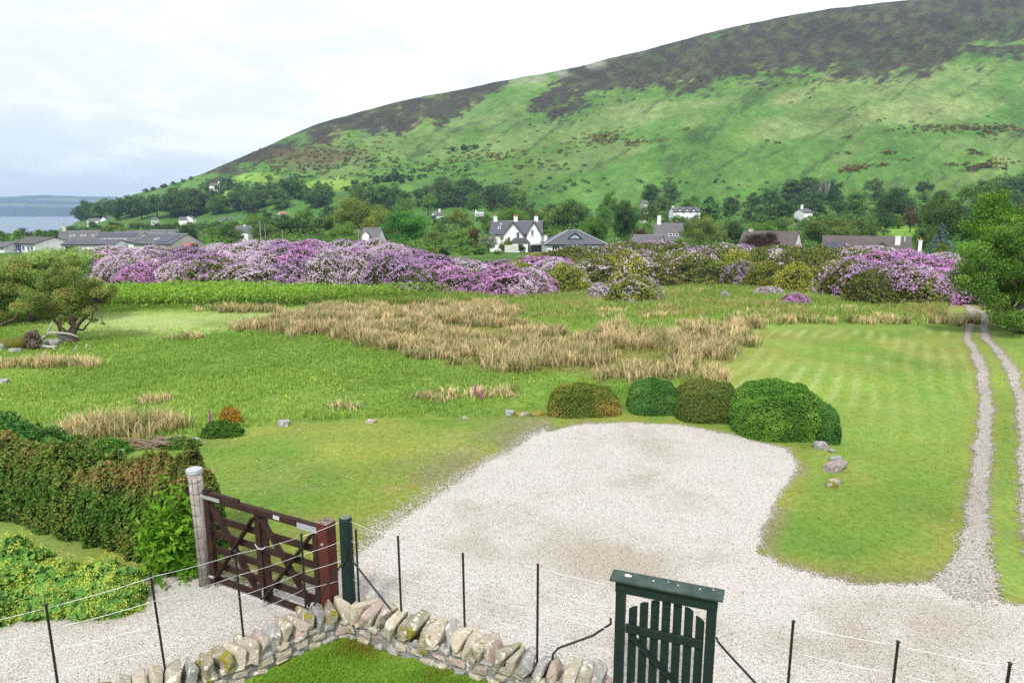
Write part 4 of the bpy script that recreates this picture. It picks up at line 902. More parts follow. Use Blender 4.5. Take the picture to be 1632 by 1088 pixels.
def branchy(name, label, base, joints, clumps, leaf, per, mt, bark, cat='tree', r0=.14, group=None, twig=14, shade=None):
    """joints: list of limb polylines (world), clumps: list of (centre, radius)"""
    t = thing(name, label, cat, base); o0 = Vector(base); mb = MB()
    for pl, ra, rb in joints:
        k = len(pl); P_ = []
        for a, b in zip(pl[:-1], pl[1:]):
            a = Vector(a); b = Vector(b)
            for q in range(3): P_.append(a.lerp(b, q / 3) + Vector((rs.normal(), rs.normal(), rs.normal())) * ra * .25)
        P_.append(Vector(pl[-1])); P_[0] = Vector(pl[0])
        mb.tube([p - o0 for p in P_], list(np.linspace(ra, rb, len(P_))), 8)
    ends = [Vector(pl[-1]) for pl, a, b in joints]
    for c_, r in clumps:
        c_ = Vector(c_); e = min(ends, key=lambda q: (q - c_).length); rr = r[0] if hasattr(r, '__len__') else r
        mid = e.lerp(c_, .5) + Vector((0, 0, -.06)); mb.tube([e - o0, mid - o0, c_ - o0], [.03, .02, .01], 5)
        for k in range(twig // 5):
            d = Vector(rs.normal(size=3)).normalized() * rr * .8; d.z *= .5; mb.tube([c_ - o0, c_ + d - o0], [.012, .004], 4)
    mb.obj('trunk', bark, t, True); crown_leaves(clumps, leaf, per, mt, t, base); return t
m_haw = leafmat('hawthorn_leaves', [(.10, .17, .04), (.19, .27, .06), (.33, .35, .10), (.42, .33, .13)], .38, .02)
m_haw2 = leafmat('hawthorn_fresh', [(.13, .24, .07), (.26, .40, .11), (.40, .55, .18)], .4, .02)
def W3(px, py, Y): return UY(px, py, Y)
gx, gy = G(115, 547); base = (gx, gy, h1(gx, gy)); Y = gy
cl = []
for q in ((72, 440, .45), (95, 425, .42), (150, 455, .5), (165, 480, .4), (130, 500, .35), (100, 508, .3), (62, 478, .62), (80, 458, .55), (98, 447, .5), (113, 432, .42), (118, 418, .35), (105, 470, .6), (128, 462, .55), (142, 474, .5), (158, 465, .45), (172, 468, .35), (182, 462, .22), (66, 495, .45), (88, 492, .5), (118, 490, .5), (140, 492, .4), (48, 470, .5), (150, 510, .2), (135, 448, .3), (90, 432, .32), (126, 478, .5), (30, 488, .4)):
    cl.append((W3(q[0], q[1], Y + rs.normal() * .35), (q[2] * .8, q[2] * .9, q[2] * .5))); cl.append((W3(q[0] + rs.normal() * 9, q[1] + rs.normal() * 6 - 3, Y + rs.normal() * .5), (q[2] * .5, q[2] * .6, q[2] * .42)))
T = lambda L_: [W3(a, b, Y + c) for a, b, c in L_]
branchy('hawthorn_tree', 'windswept hawthorn with olive bronze crown leaning right over the meadow', base,
        [([base] + T([(116, 527, 0), (120, 517, 0), (118, 505, .1)]), .17, .12), (T([(118, 522, 0), (106, 530, -.1), (98, 522, -.2), (90, 508, -.3), (78, 498, -.3)]), .07, .03), (T([(118, 510, 0), (122, 490, .1), (120, 458, .1), (117, 430, .1)]), .08, .02), (T([(120, 522, 0), (130, 512, -.1), (140, 500, -.2), (155, 482, -.2)]), .08, .025), (T([(120, 524, 0), (134, 526, .1), (138, 518, .1), (146, 510, .1)]), .05, .02), (T([(118, 512, 0), (108, 502, .2), (96, 500, .3), (80, 480, .3)]), .06, .02), (T([(118, 530, .2), (98, 532, .2), (92, 517, .2), (84, 500, .2)]), .07, .03)],
        cl, .072, 3700, m_haw, m_bark, twig=22)
# second, larger one behind it, at the left edge
gx, gy = G(44, 514); base = (gx, gy, h1(gx, gy)); Y = gy; cl = []
for i in range(46):
    px = rs.uniform(-60, 128); py = rs.uniform(404, 488); 
    if px > 95: py = rs.uniform(404, 440)
    r = rs.uniform(.6, .95); cl.append((W3(px, py, Y + rs.uniform(-1.0, 1.8)), (r, r, r * .5)))
branchy('hawthorn_tree', 'broad fresh green hawthorn behind the windswept one at left edge', base,
        [([base] + T([(50, 500, 0), (56, 492, 0), (62, 480, .3)]), .2, .14), (T([(56, 494, 0), (70, 470, .5), (90, 440, .6)]), .1, .04), (T([(54, 496, 0), (40, 470, .2), (20, 440, .5)]), .1, .04)], cl, .11, 1300, m_haw2, m_bark, twig=18)
gx, gy = G(-12, 520); base = (gx, gy, h1(gx, gy)); Y = gy; cl = []
for i in range(26):
    px = rs.uniform(-90, 34); py = rs.uniform(430, 505) - (0 if px < 10 else 18); r = rs.uniform(.45, .75); cl.append((W3(px, py, Y + rs.uniform(-.8, .8)), (r, r, r * .5)))
branchy('hawthorn_tree', 'grey green hawthorn cut by the left photo border with low arching branch', base,
        [([base] + T([(-20, 505, 0), (-30, 480, 0)]), .2, .12), (T([(-16, 514, -.1), (6, 516, -.2), (22, 508, -.2), (32, 494, -.2), (40, 480, -.1)]), .07, .025)], cl, .075, 1300, m_haw, m_bark, twig=16)
# fallen log with root plate
gx, gy = G(50, 555); b0 = Vector((gx, gy, h1(gx, gy))); log = thing('fallen_log', 'mossy fallen log with gnarled root plate and bleached limbs on the grass', 'log', b0); Y = gy
rel = lambda L_: [Vector(W3(a, b, Y + c)) - b0 for a, b, c in L_]
mb = MB(); mb.tube(rel([(-14, 553, 0), (5, 550, 0), (22, 548, 0), (44, 545, 0)]), [.24, .22, .24, .22], 12); mb.obj('trunk', m_moss, log, True)
me = rock_mesh('root_plate', (.55, .55, .78), rs, m_bark, 30); o = link('root_plate', me, log); o.location = rel([(53, 541, -.05)])[0]
mb = MB()
for k in range(9): a = k * .7; c_ = rel([(53, 541, -.28)])[0]; mb.tube([c_ + Vector((math.cos(a) * .1, 0, math.sin(a) * .1)), c_ + Vector((math.cos(a + .4) * .24, -.06, math.sin(a + .4) * .28)), c_ + Vector((math.cos(a + 1) * .3, .02, math.sin(a + 1) * .34))], [.05, .045, .02], 6)
mb.obj('roots', m_bark, log, True)
mb = MB()
for pl, ra in (([(58, 545, 0), (68, 540, 0), (78, 530, 0), (92, 530, 0), (112, 532, 0), (125, 537, 0)], .07), ([(74, 534, 0), (80, 522, 0), (84, 512, 0)], .06), ([(60, 550, -.1), (72, 552, -.2), (84, 553, -.2), (90, 560, -.3), (100, 565, -.3)], .07), ([(84, 552, -.2), (92, 552, -.2)], .05)):
    mb.tube(rel(pl), list(np.linspace(ra, ra * .35, len(pl))), 7)
mb.obj('limb', m_paleb, log, True)
for q, lab in ((([(67, 563, -.4), (76, 564, -.4), (87, 565, -.4)], .03), 'bleached stick lying left of the others below the log'), (([(114, 563, 0), (120, 556, 0), (123, 550, 0)], .025), 'short forked dead branch standing in the grass right of the log'), (([(138, 558, 0), (138, 548, 0)], .03), 'small upright dead stub farthest right of the fallen log')):
    mb = MB(); p0 = Vector((*G(q[0][0][0], q[0][0][1]), 0)); p0.z = h1(p0.x, p0.y); mb.tube([Vector(W3(a, b, p0.y + c * 0)) - p0 for a, b, c in q[0]], q[1], 6); mb.tube([Vector((0, 0, .05)), Vector((.25, .0, .02))], .015, 5)
    o = mb.obj('dead_branch', m_paleb, None, True, label=lab, cat='dead branch', loc=p0)

# ---------------------------------------------------------------- rhododendrons
LG_ = lambda nm, cs: leafmat(nm, cs, .2, .1)
m_rl = [LG_('rhodo_leaves_dark', [(.04, .07, .02), (.08, .11, .03), (.14, .15, .05)]), LG_('rhodo_leaves_olive', [(.08, .11, .03), (.15, .18, .045), (.24, .25, .07)]), LG_('rhodo_leaves_lime', [(.13, .16, .03), (.24, .27, .045), (.36, .38, .08)])]
m_bl = {'violet': leafmat('violet_blossom', [(.28, .14, .34), (.47, .29, .52), (.64, .48, .67)], .25, .06), 'lilac': leafmat('lilac_blossom', [(.46, .31, .47), (.66, .52, .66), (.82, .71, .80)], .25, .06), 'magenta': leafmat('magenta_blossom', [(.42, .16, .42), (.60, .29, .58), (.74, .48, .71)], .25, .06)}
def bush_proto(name_, lm, bmn, fl, seed, nl=3800, nb=5200):
    r_ = np.random.default_rng(seed)
    t = thing('rhododendron_bush', name_, 'shrub'); 
    link('twigs', lump_core(1, 1, 1, m_core, power=2.1, s=.84), t)
    P, Nn = dome_pts(nl, 1, 1, 1, r_, .3, 2.1, .05); P *= (1 - .12 * r_.random((len(P), 1)))
    v = np.clip(fbm(P[:, 0] * 3 + seed, P[:, 1] * 3 + P[:, 2] * 3, seed, 3) * 1.2 - .1 + r_.normal(size=len(P)) * .2, 0, 1)
    V, Fc, v4 = leafcloud(P, Nn, .085, r_, v=v, jit=.8); link('leaves', mesh_np('leaves', V, Fc, lm, {'v': v4}), t)
    if fl:
        P, Nn = dome_pts(nb, 1, 1, 1, r_, .3, 2.1, .0)
        m_ = fbm(P[:, 0] * 2.6 + P[:, 2] * 1.7 + seed * 3, P[:, 1] * 2.6 - P[:, 2] * 2.1 - seed, seed + 9, 3) * .6 + .4 * fbm(P[:, 0] * 6 - P[:, 2] * 4, P[:, 1] * 6 + P[:, 2] * 5, seed + 2, 2) + .10 * P[:, 2] + .3 * r_.random(len(P))
        k = m_ > np.quantile(m_, 1 - fl); P = P[k] * 1.03; Nn = Nn[k]; P = np.repeat(P, 2, 0) + r_.normal(size=(2 * len(P), 3)) * .012
        V, Fc, v4 = leafcloud(P, np.repeat(Nn, 2, 0), .037, r_, jit=.5, aspect=.95); link('blossom', mesh_np('blossom', V, Fc, m_bl[bmn], {'v': v4}), t)
    return t
protos = {}
for k, (nm, li, bn, fl) in {'violet': ('', 0, 'violet', .72), 'lilac': ('', 1, 'lilac', .72), 'magenta': ('', 0, 'magenta', .8), 'mixed': ('', 1, 'violet', .34), 'sparse': ('', 1, 'lilac', .10), 'green': ('', 1, None, 0), 'lime': ('', 2, None, 0), 'limelilac': ('', 2, 'lilac', .14)}.items():
    protos[k] = [bush_proto(k, m_rl[li], bn, fl, s) for s in (hash_ for hash_ in ((3, 4) if fl else (5,)))]
topx = [130, 200, 300, 400, 480, 600, 680, 760, 850, 900, 1000, 1100, 1200, 1300, 1400, 1460, 1520]
topy = [400, 395, 393, 388, 382, 385, 400, 410, 406, 396, 386, 388, 391, 392, 395, 402, 408]
basx = [110, 190, 450, 640, 750, 880, 960, 1010, 1100, 1200, 1300, 1400, 1460, 1520]
basy = [455, 462, 461, 468, 476, 477, 452, 458, 460, 462, 476, 484, 487, 484]
adesc = {'violet': 'violet flowered', 'lilac': 'pale lilac flowered', 'magenta': 'bright magenta flowered', 'mixed': 'half green half violet', 'sparse': 'mostly green lightly flowered', 'green': 'plain olive green', 'lime': 'yellow green flowerless', 'limelilac': 'yellow green lilac tipped'}
places = []
rb = np.random.default_rng(5)
row = 0; Yb = 0
for row, (dY, rxr) in enumerate(((0, 2.0), (5, 2.2), (11, 2.5), (19, 3.0), (29, 3.5), (42, 4.2), (56, 5))):
    px = 105 + rb.uniform(0, 30)
    while px < 1535:
        by = np.interp(px, basx, basy); Y0 = G(px, by)[1] + 1.4; Y = Y0 + dY * (1.0 if px < 1000 else .8) + rb.normal() * .4
        rx = rxr * rb.uniform(.7, 1.2); x = UY(px, 450, Y)[0]; zb = h1(x, Y)
        ztop = UY(px, np.interp(px, topx, topy) + rb.uniform(0, 9) + (0 if row > 3 else 5 * (4 - row)), Y)[2]
        hz = min(rb.uniform(1.5, 2.4) + .25 * row, ztop - zb)
        if row >= 4 and hz < .9 or hz < .5: px += rx * 1.3 / Y * F; continue
        if px < 690: ch = ['violet', 'lilac', 'magenta', 'mixed', 'lime'] ; pr = [.36, .38, .12, .08, .06] if row != 1 else [.16, .44, .1, .1, .2]
        elif px < 900: ch = ['violet', 'lilac', 'magenta', 'mixed', 'limelilac', 'lime']; pr = [.15, .28, .27, .1, .12, .08]
        elif px < 1380: ch = ['green', 'lime', 'sparse', 'mixed', 'limelilac', 'violet']; pr = [.34, .16, .26, .12, .12, .0]
        else: ch = ['magenta', 'lilac', 'green', 'mixed', 'limelilac']; pr = [.36, .2, .14, .2, .10]
        k = str(rb.choice(ch, p=pr)); places.append((px, Y, x, zb, rx, hz, k, row)); px += rx * (1.25 if row < 5 else 1.5) / Y * F
spec = [(1012, 487, 1.55, 1.35, 'limelilac', 'single rounded olive bush standing alone in the rough grass'), (957, 478, .75, .8, 'lilac', 'small pale pink flowered bush left of the lone olive bush'), (933, 460, .6, .7, 'lilac', 'tiny lilac bush at the foot of the bank, left of the small pink one'), (1270, 489, .75, .6, 'magenta', 'low bright pink clump nearest the striped lawn'), (1228, 474, 1.1, .5, 'lilac', 'low wide lilac clump left above the bright pink one'), (1157, 478, .35, .4, 'lilac', 'very small lilac clump in the grass, left of the low wide one'), (1398, 488, 1.5, 1.7, 'green', 'rounded green bush with bank behind, near the lawn corner'), (1335, 474, 2.0, 1.9, 'lime', 'yellow green flowerless mound left of the dark rounded bush'), (1480, 484, 1.5, 1.7, 'lilac', 'lilac and green bush nearest the track'), (1460, 452, 2.6, 2.1, 'magenta', 'large bright magenta bush close to the track'), (815, 474, 2.2, 1.6, 'magenta', 'large bright magenta bush at the right end of the bracken bed'), (862, 474, 1.2, 1.2, 'magenta', 'small magenta bush ending the purple bank beside straw grass'), (1190, 401, 3.2, 1.9, 'violet', 'deep violet bush in front of the dark red shrub')]
used = set(); RG = 'rhododendrons of the flowering bank'
ORD = 'first second third fourth fifth sixth seventh eighth ninth tenth eleventh twelfth thirteenth fourteenth fifteenth sixteenth seventeenth eighteenth nineteenth twentieth twenty-first twenty-second twenty-third twenty-fourth twenty-fifth twenty-sixth twenty-seventh twenty-eighth twenty-ninth thirtieth'.split() + ['thirty-%s' % q for q in 'first second third fourth fifth sixth seventh eighth ninth'.split()]
def put_bush(k, x, y, z, rx, hz, label, rz):
    pl = protos[k]; src = pl[int(rb.integers(len(pl)))]
    if src.name not in used: used.add(src.name); o = src
    else: o = copy_tree(src)
    o.location = (x, y, z - .12); o.scale = (rx, rx * rb.uniform(.85, 1.1), hz + .12); o.rotation_euler = (0, 0, rz)
    o['label'] = label; o['category'] = 'shrub'; o['group'] = RG
rows_ = {}
for p in places: rows_.setdefault((p[7], p[6]), []).append(p)
rown = ['front row', 'second row', 'third row', 'fourth row', 'fifth row', 'sixth row', 'last row']
for (r_, k), L_ in rows_.items():
    L_.sort(key=lambda p: p[0])
    for i, p in enumerate(L_):
        q = 'only such bush' if len(L_) == 1 else ORD[i] + ' such bush from the left'
        put_bush(k, p[2], p[1], p[3], p[4], p[5], f"{adesc[k]} rhododendron, {q} in the bank's {rown[r_]}", rb.uniform(0, 6.28))
for px, py, rx, hz, k, lab in spec:
    x, y = G(px, py) if py > 430 else UY(px, py, 92)[:2]; put_bush(k, x, y + rx * .5, h1(x, y), rx, hz, lab, rb.uniform(0, 6.28))
for k in protos:
    for o in protos[k]:
        if o.name not in used:
            for c_ in list(o.children): bpy.data.objects.remove(c_)
            bpy.data.objects.remove(o)
# ---------------------------------------------------------------- houses
m_harl = mat('white_render', (.82, .82, .82), .9, 2, col2=(.74, .74, .74)); m_cream = mat('cream_render', (.60, .57, .50), .9, 2, col2=(.52, .49, .43)); m_greyw = mat('grey_render', (.56, .55, .53), .9, 2, col2=(.48, .47, .45))
def slate(name, a, b, sc=(.35, .22)):
    m = bpy.data.materials.new(name); m.use_nodes = True; t = m.node_tree; bs = t.nodes['Principled BSDF']; L = t.links.new; bs.inputs['Roughness'].default_value = .7
    co = t.nodes.new('ShaderNodeTexCoord'); br = t.nodes.new('ShaderNodeTexBrick'); br.inputs['Scale'].default_value = 1; br.inputs['Brick Width'].default_value = sc[0]; br.inputs['Row Height'].default_value = sc[1]; br.inputs['Mortar Size'].default_value = .018
    sx = t.nodes.new('ShaderNodeSeparateXYZ'); cx = t.nodes.new('ShaderNodeCombineXYZ'); ad = t.nodes.new('ShaderNodeMath'); ad.operation = 'ADD'
    L(co.outputs['Object'], sx.inputs[0]); L(sx.outputs[1], ad.inputs[0]); L(sx.outputs[0], ad.inputs[1]); L(ad.outputs[0], cx.inputs[0]); L(sx.outputs[2], cx.inputs[1]); L(cx.outputs[0], br.inputs['Vector'])
    br.inputs['Color1'].default_value = (*a, 1); br.inputs['Color2'].default_value = (*b, 1); br.inputs['Mortar'].default_value = (*[c * .55 for c in a], 1)
    n = t.nodes.new('ShaderNodeTexNoise'); n.inputs['Scale'].default_value = .8; n.inputs['Detail'].default_value = 5; L(co.outputs['Object'], n.inputs['Vector'])
    hs = t.nodes.new('ShaderNodeHueSaturation'); mr = t.nodes.new('ShaderNodeMapRange'); mr.inputs[3].default_value = .7; mr.inputs[4].default_value = 1.3; L(n.outputs[0], mr.inputs[0]); L(mr.outputs[0], hs.inputs['Value']); L(br.outputs[0], hs.inputs['Color']); L(hs.outputs[0], bs.inputs['Base Color']); return m
m_slate = slate('blue_grey_slate', (.095, .10, .12), (.072, .078, .095)); m_slate2 = slate('grey_slate', (.125, .125, .13), (.095, .095, .10)); m_tile = slate('brown_roof_tile', (.10, .082, .072), (.075, .062, .056), (.4, .3)); m_pinkr = mat('pinkish_red_roof', (.42, .17, .13), .8, 3)
m_glass = mat('window_glass', (.02, .025, .03), .12, spec=.6); m_frame = mat('white_frame', (.75, .75, .75), .6); m_trim = mat('black_trim', (.015, .015, .017), .6); m_solar = mat('solar_panel_glass', (.02, .023, .04), .2, spec=.6); m_lead = mat('pale_ridge_tile', (.42, .43, .44), .7); m_pot = mat('terracotta_pot', (.40, .14, .07), .8)
def window(t, x, y, z, w, h, face=-1, bars=1, fm=None, sill=True, rot=0):
    """window on a wall facing -y (face=-1) or a gable end (+x: rot=1)"""
    a = MB(); d = .06
    def bx(m_, cx, cz, ww, hh, dd, off):
        if rot == 0: m_.box((x + cx, y + face * off, z + cz), (ww, dd, hh))
        else: m_.box((x + rot * off, y + cx, z + cz), (dd, ww, hh))
    for s in (-1, 1): bx(a, s * (w / 2 - .04), 0, .08, h, d, .03); 
    for s in (-1, 1): bx(a, 0, s * (h / 2 - .04), w - .16, .08, d, .03)
    for k in range(bars): bx(a, (k + 1) / (bars + 1) * w - w / 2, 0, .05, h - .16, d * .9, .03)
    if sill: bx(a, 0, -h / 2 - .05, w + .2, .08, .12, .06)
    fo = a.obj('window', fm or m_frame, t); g_ = MB(); bx(g_, 0, 0, w - .1, h - .1, .02, .012); g_.obj('pane', m_glass, fo); return fo
def roof_gable(mb, x0, x1, yd, ze, zr, ov=.3, th=.14):
    """ridge along x"""
    s = (zr - ze) / yd
    for sg in (-1, 1):
        prof = [(sg * (yd + ov), ze - s * ov), (0, zr), (0, zr + th), (sg * (yd + ov), ze - s * ov + th)]
        vs = [(xx, p, z) for xx in (x0 - ov * .5, x1 + ov * .5) for p, z in prof]
        mb.add(vs, [(0, 1, 2, 3), (7, 6, 5, 4), (0, 4, 5, 1), (1, 5, 6, 2), (2, 6, 7, 3), (3, 7, 4, 0)])
def chimney(rf, x, y, z0, z1, w=.8, mt=None, pots=2, d=.6):
    a = MB(); a.box((x, y, (z0 + z1) / 2), (w, d, z1 - z0)); a.box((x, y, z1 + .05), (w + .12, d + .12, .1)); c = a.obj('chimney', mt or m_harl, rf)
    for k in range(pots): a = MB(); px_ = x + (k - (pots - 1) / 2) * w * .45; a.tube([(px_, y, z1 + .08), (px_, y, z1 + .5)], [.13, .1], 10); a.obj('chimney_pot', m_pot, c)
def gable_house(label, px, Y, wpx, ridge, eave, depth=7, rz=0, wall=None, rf_m=None, chim=(), wins=(), sky=(), rfov=.3, cat='house', name='house', base_drop=.5, group=None, gwins=(), ridge_line=True):
    x, _, zr = UY(px, ridge, Y); ze = UY(px, eave, Y)[2]; z0 = h1(x, Y) - base_drop; w = wpx / F * Y * cp_ / math.cos(rz) if abs(rz) < .3 else wpx / F * Y * cp_
    z0 = min(z0, ze - 2.3); t = thing(name, label, cat, (x, Y, z0), rz, group); e = ze - z0; r = zr - z0; hw = w / 2; hd = depth / 2
    a = MB(); a.prism([(-hd, 0), (hd, 0), (hd, e), (0, r - .02), (-hd, e)], -hw, hw); a.v = [(y_, x_, z) for x_, y_, z in a.v]; a.obj('wall', wall or m_harl, t)
    a = MB(); roof_gable(a, -hw, hw, hd, e, r, rfov); rf = a.obj('roof', rf_m or m_slate, t)
    if ridge_line: a = MB(); a.box((0, 0, r + .15), (w + .3, .22, .07)); a.obj('ridge', m_lead, rf)
    a = MB(); s = (r - e) / hd; a.box((0, -hd - rfov - .03, e - s * rfov + .02), (w + .3, .1, .12)); a.obj('gutter', m_trim, rf)
    for c_ in chim: chimney(rf, c_[0] * hw, 0, r - .6, r + c_[1], *(c_[2:] or ()))
    for q in wins: window(t, q[0] * hw, -hd, q[1], q[2], q[3], bars=q[4] if len(q) > 4 else 1)
    for q in gwins: window(t, q[4] * hw, q[0] * hd, q[1], q[2], q[3], rot=q[4])
    for q in sky:
        yy = -hd * q[1]; zz = r + (e - r) * q[1] + .17; an_ = math.atan2(r - e, hd); a = MB(); a.box((q[0] * hw, yy, zz), (q[2], q[3], .06), Matrix.Rotation(an_, 4, 'X')); a.obj('skylight' if len(q) < 5 else 'solar_panel', m_glass if len(q) < 5 else m_solar, rf)
        if len(q) < 5: a = MB(); [a.box(Vector((q[0] * hw, yy, zz)) + Matrix.Rotation(an_, 3, 'X') @ Vector(o_), d_, Matrix.Rotation(an_, 4, 'X')) for o_, d_ in (((0, q[3] / 2, .01), (q[2] + .1, .08, .09)), ((0, -q[3] / 2, .01), (q[2] + .1, .08, .09)), ((q[2] / 2, 0, .01), (.08, q[3], .09)), ((-q[2] / 2, 0, .01), (.08, q[3], .09)))]; a.obj('skylight_frame', m_frame, rf)
    t['_e'] = e; t['_r'] = r; t['_hw'] = hw; t['_hd'] = hd
    return t
def cross_gable(t, xc, wid, zap, wall, rfm, out=.5, eave=None, wins=()):
    """a gable front on the -y side of a house"""
    e = t['_e'] if eave is None else eave; hd = t['_hd']; y0 = -hd - out; hw = wid / 2; zap = zap
    a = MB(); a.prism([(xc - hw, 0), (xc + hw, 0), (xc + hw, e), (xc, zap - .02), (xc - hw, e)], y0, -hd + .05); a.obj('gable', wall, t)
    yb = -hd * max(0, 1 - (zap - t['_e']) / (t['_r'] - t['_e'])) + .1; s = (zap - e) / hw; ov = .3; th = .14; a = MB()
    for sg in (-1, 1):
        prof = [(xc + sg * (hw + ov), e - s * ov), (xc, zap), (xc, zap + th), (xc + sg * (hw + ov), e - s * ov + th)]
        vs = [(p, yy, z) for yy in (y0 - .3, yb) for p, z in prof]; a.add(vs, [(0, 1, 2, 3), (7, 6, 5, 4), (0, 4, 5, 1), (1, 5, 6, 2), (2, 6, 7, 3), (3, 7, 4, 0)])
    rf = a.obj('gable_roof', rfm, t); a = MB()
    for sg in (-1, 1): a.beam((xc + sg * (hw + ov), y0 - .33, e - s * ov + .02), (xc, y0 - .33, zap + .02), .22, .05, (0, 1, 0))
    a.obj('barge_board', m_trim, rf)
    for q in wins: window(t, xc + q[0], y0, q[1], q[2], q[3], bars=q[4] if len(q) > 4 else 0)
# white gabled house
t = gable_house('white two storey house with slate roof, twin front gables and three chimneys', 824, 150, 80, 353, 372, 8, -.1, m_harl, m_slate, ((-.86, 1.0, .75, m_harl, 1), (-.05, 1.0, .8, m_harl, 3), (.76, 1.0, .8, m_harl, 1)), sky=((-.66, .6, .5, .8), (-.62, .28, .35, .5)))
e, r, hw = t['_e'], t['_r'], t['_hw']
cross_gable(t, -.06 * hw, 4.9, r - .1, m_harl, m_slate, 1.2, e - .6, ((-.9, e - 1.0, .6, .9), (1.0, e - .2, .75, 1.3, 1)))
cross_gable(t, .74 * hw, 3.0, r + .05, m_harl, m_slate, 1.2, e + .1, ((-.3, e + .3, .6, 1.3, 1),))
a = MB(); yf = -4 - 1.2 - 2.2; a.box((.15 * hw + .4, yf + 1.1, 1.3), (3.4, 2.2, 2.6)); a.obj('porch_wall', m_harl, t)
a = MB(); a.prism([(-2.1, 2.55), (2.1, 2.55), (1.2, 3.6), (-1.2, 3.6)], yf - .15, yf + 2.2); a.v = [(x + .15 * hw + .4, y, z) for x, y, z in a.v]; a.obj('porch_roof', m_slate2, t)
# hipped bungalow
def hipped(label, px, Y, wpx, ridge, eave, depth, rl, wall, rfm, rz=0):
    x, _, zr = UY(px, ridge, Y); ze = UY(px, eave, Y)[2]; z0 = min(h1(x, Y) - .5, ze - 2.3); w = wpx / F * Y * cp_; t = thing('bungalow', label, 'house', (x, Y, z0), rz); e = ze - z0; r = zr - z0; hw = w / 2; hd = depth / 2
    a = MB(); a.box((0, 0, e / 2), (w - .8, depth - .8, e)); a.obj('wall', wall, t)
    a = MB(); q = rl / 2; v = [(-hw, -hd, e), (hw, -hd, e), (hw, hd, e), (-hw, hd, e), (-q, 0, r), (q, 0, r)]; a.add(v, [(0, 1, 5, 4), (1, 2, 5), (2, 3, 4, 5), (3, 0, 4), (3, 2, 1, 0)]); rf = a.obj('roof', rfm, t)
    a = MB()
    for b_, c_ in ((0, 4), (1, 5), (4, 5), (2, 5), (3, 4)): a.beam(Vector(v[b_]) + Vector((0, 0, .06)), Vector(v[c_]) + Vector((0, 0, .06)), .1, .2)
    a.obj('ridge', m_lead, rf); a = MB(); a.box((0, -hd - .02, e - .08), (w + .1, .08, .22)); a.box((hw + .02, 0, e - .08), (.08, depth, .22)); a.obj('gutter', m_trim, rf)
    return t, e, r, hw, hd, rf
t, e, r, hw, hd, rf = hipped('white bungalow with hipped slate roof and triangular glazed dormer', 913, 138, 100, 367, 388, 9, 2.0, m_harl, m_slate, .06)
a = MB(); yc = -hd * .62; zc = e + (r - e) * .38; a.prism([(-1.35, zc), (1.35, zc), (0, zc + 1.15)], yc - .1, yc + 1.9); a.obj('dormer', m_trim, rf)
for sx in (-1, 1): a = MB(); a.prism([(.06 * sx, zc + .12), (.06 * sx, zc + .85), (1.0 * sx, zc + .12)], yc - .13, yc - .1); a.obj('dormer_pane', mat('dormer_glass', (.35, .5, .58), .15), rf)
a = MB()
for sg in (-1, 1): a.add([(sg * 1.6, yc - .25, zc - .15), (0, yc - .25, zc + 1.22), (0, yc + 2.2, zc + 1.22), (sg * 1.6, yc + .3, zc - .15), (sg * 1.6, yc - .25, zc - .03), (0, yc - .25, zc + 1.34), (0, yc + 2.2, zc + 1.34), (sg * 1.6, yc + .3, zc - .03)], [(0, 1, 2, 3), (7, 6, 5, 4), (0, 4, 5, 1), (1, 5, 6, 2), (2, 6, 7, 3), (3, 7, 4, 0)])
a.obj('dormer_roof', m_slate, rf)
for xx, ww in ((-.62, 1.5), (-.34, 1.3), (.1, .9), (.45, .9), (.8, .9)): window(t, xx * hw, -hd + .4, e - 1.25 if ww > 1 else e - .9, ww, 2.0 if ww > 1 else 1.0, bars=2 if ww > 1 else 1)
chimney(rf, -hw + .9, 1.5, e - .4, e + 1.4, .6, m_harl, 1)
a = MB(); x, _, z = UY(856, 400, 143); tt = thing('garden_shed', 'low black shed with pale felt roof between white house and hipped bungalow', 'shed', (x, 143, h1(x, 143)))
z1 = UY(856, 390, 143)[2] - h1(x, 143); a.box((0, 0, z1 / 2), (2.5, 2, z1)); a.obj('wall', m_trim, tt); a = MB(); a.prism([(-1.4, z1), (1.4, z1), (0, z1 + .35)], -1.1, 1.1); a.obj('roof', m_lead, tt)
# grey slate steep house with chimney and its low white-gabled wing
t = gable_house('steep slate roofed house with white chimney, right part hidden by willow', 1066, 152, 42, 357, 386, 9, -.22, m_harl, m_slate2, ((-.72, 1.7, .8, m_harl, 1),), sky=((.15, .62, .9, .7), (.6, .62, .7, .7)))
t = gable_house('low slate roofed cottage with small white gable in front of the steep roofed house', 1033, 140, 46, 375.5, 387, 5, -.45, m_harl, slate('purple_slate', (.13, .115, .13), (.10, .09, .105)))
t = gable_house('brown tiled bungalow with white right gable behind the dark red shrub', 1229, 140, 84, 369, 391, 8, -.58, m_harl, m_tile, ((-.75, .3, .8, m_cream, 1),), ridge_line=False)
# brown bungalow on the right
t = gable_house('long brown tiled bungalow with cream gable and two white chimneys near blue spruce', 1380, 118, 124, 377, 397, 9, -.42, m_cream, m_tile, (), sky=((-.72, .72, 3.0, 2.2, 1),), ridge_line=False)
cross_gable(t, 2.0, 5.2, t['_r'] - .75, m_cream, m_tile, 3.0, t['_e'] - .5)
rf = [c for c in t.children if c.name.startswith('roof')][0]; chimney(rf, 4.6, -2.6, t['_e'] - .1, t['_r'] + .1, .75, m_harl, 0); chimney(rf, 7.9, -2.2, 1.2, t['_e'] + 1.6, .5, m_harl, 1); a = MB(); a.tube([(5.7, -1.6, t['_e']), (5.7, -1.6, t['_r'] + .1)], .08, 8); a.obj('vent_pipe', m_frame, rf)
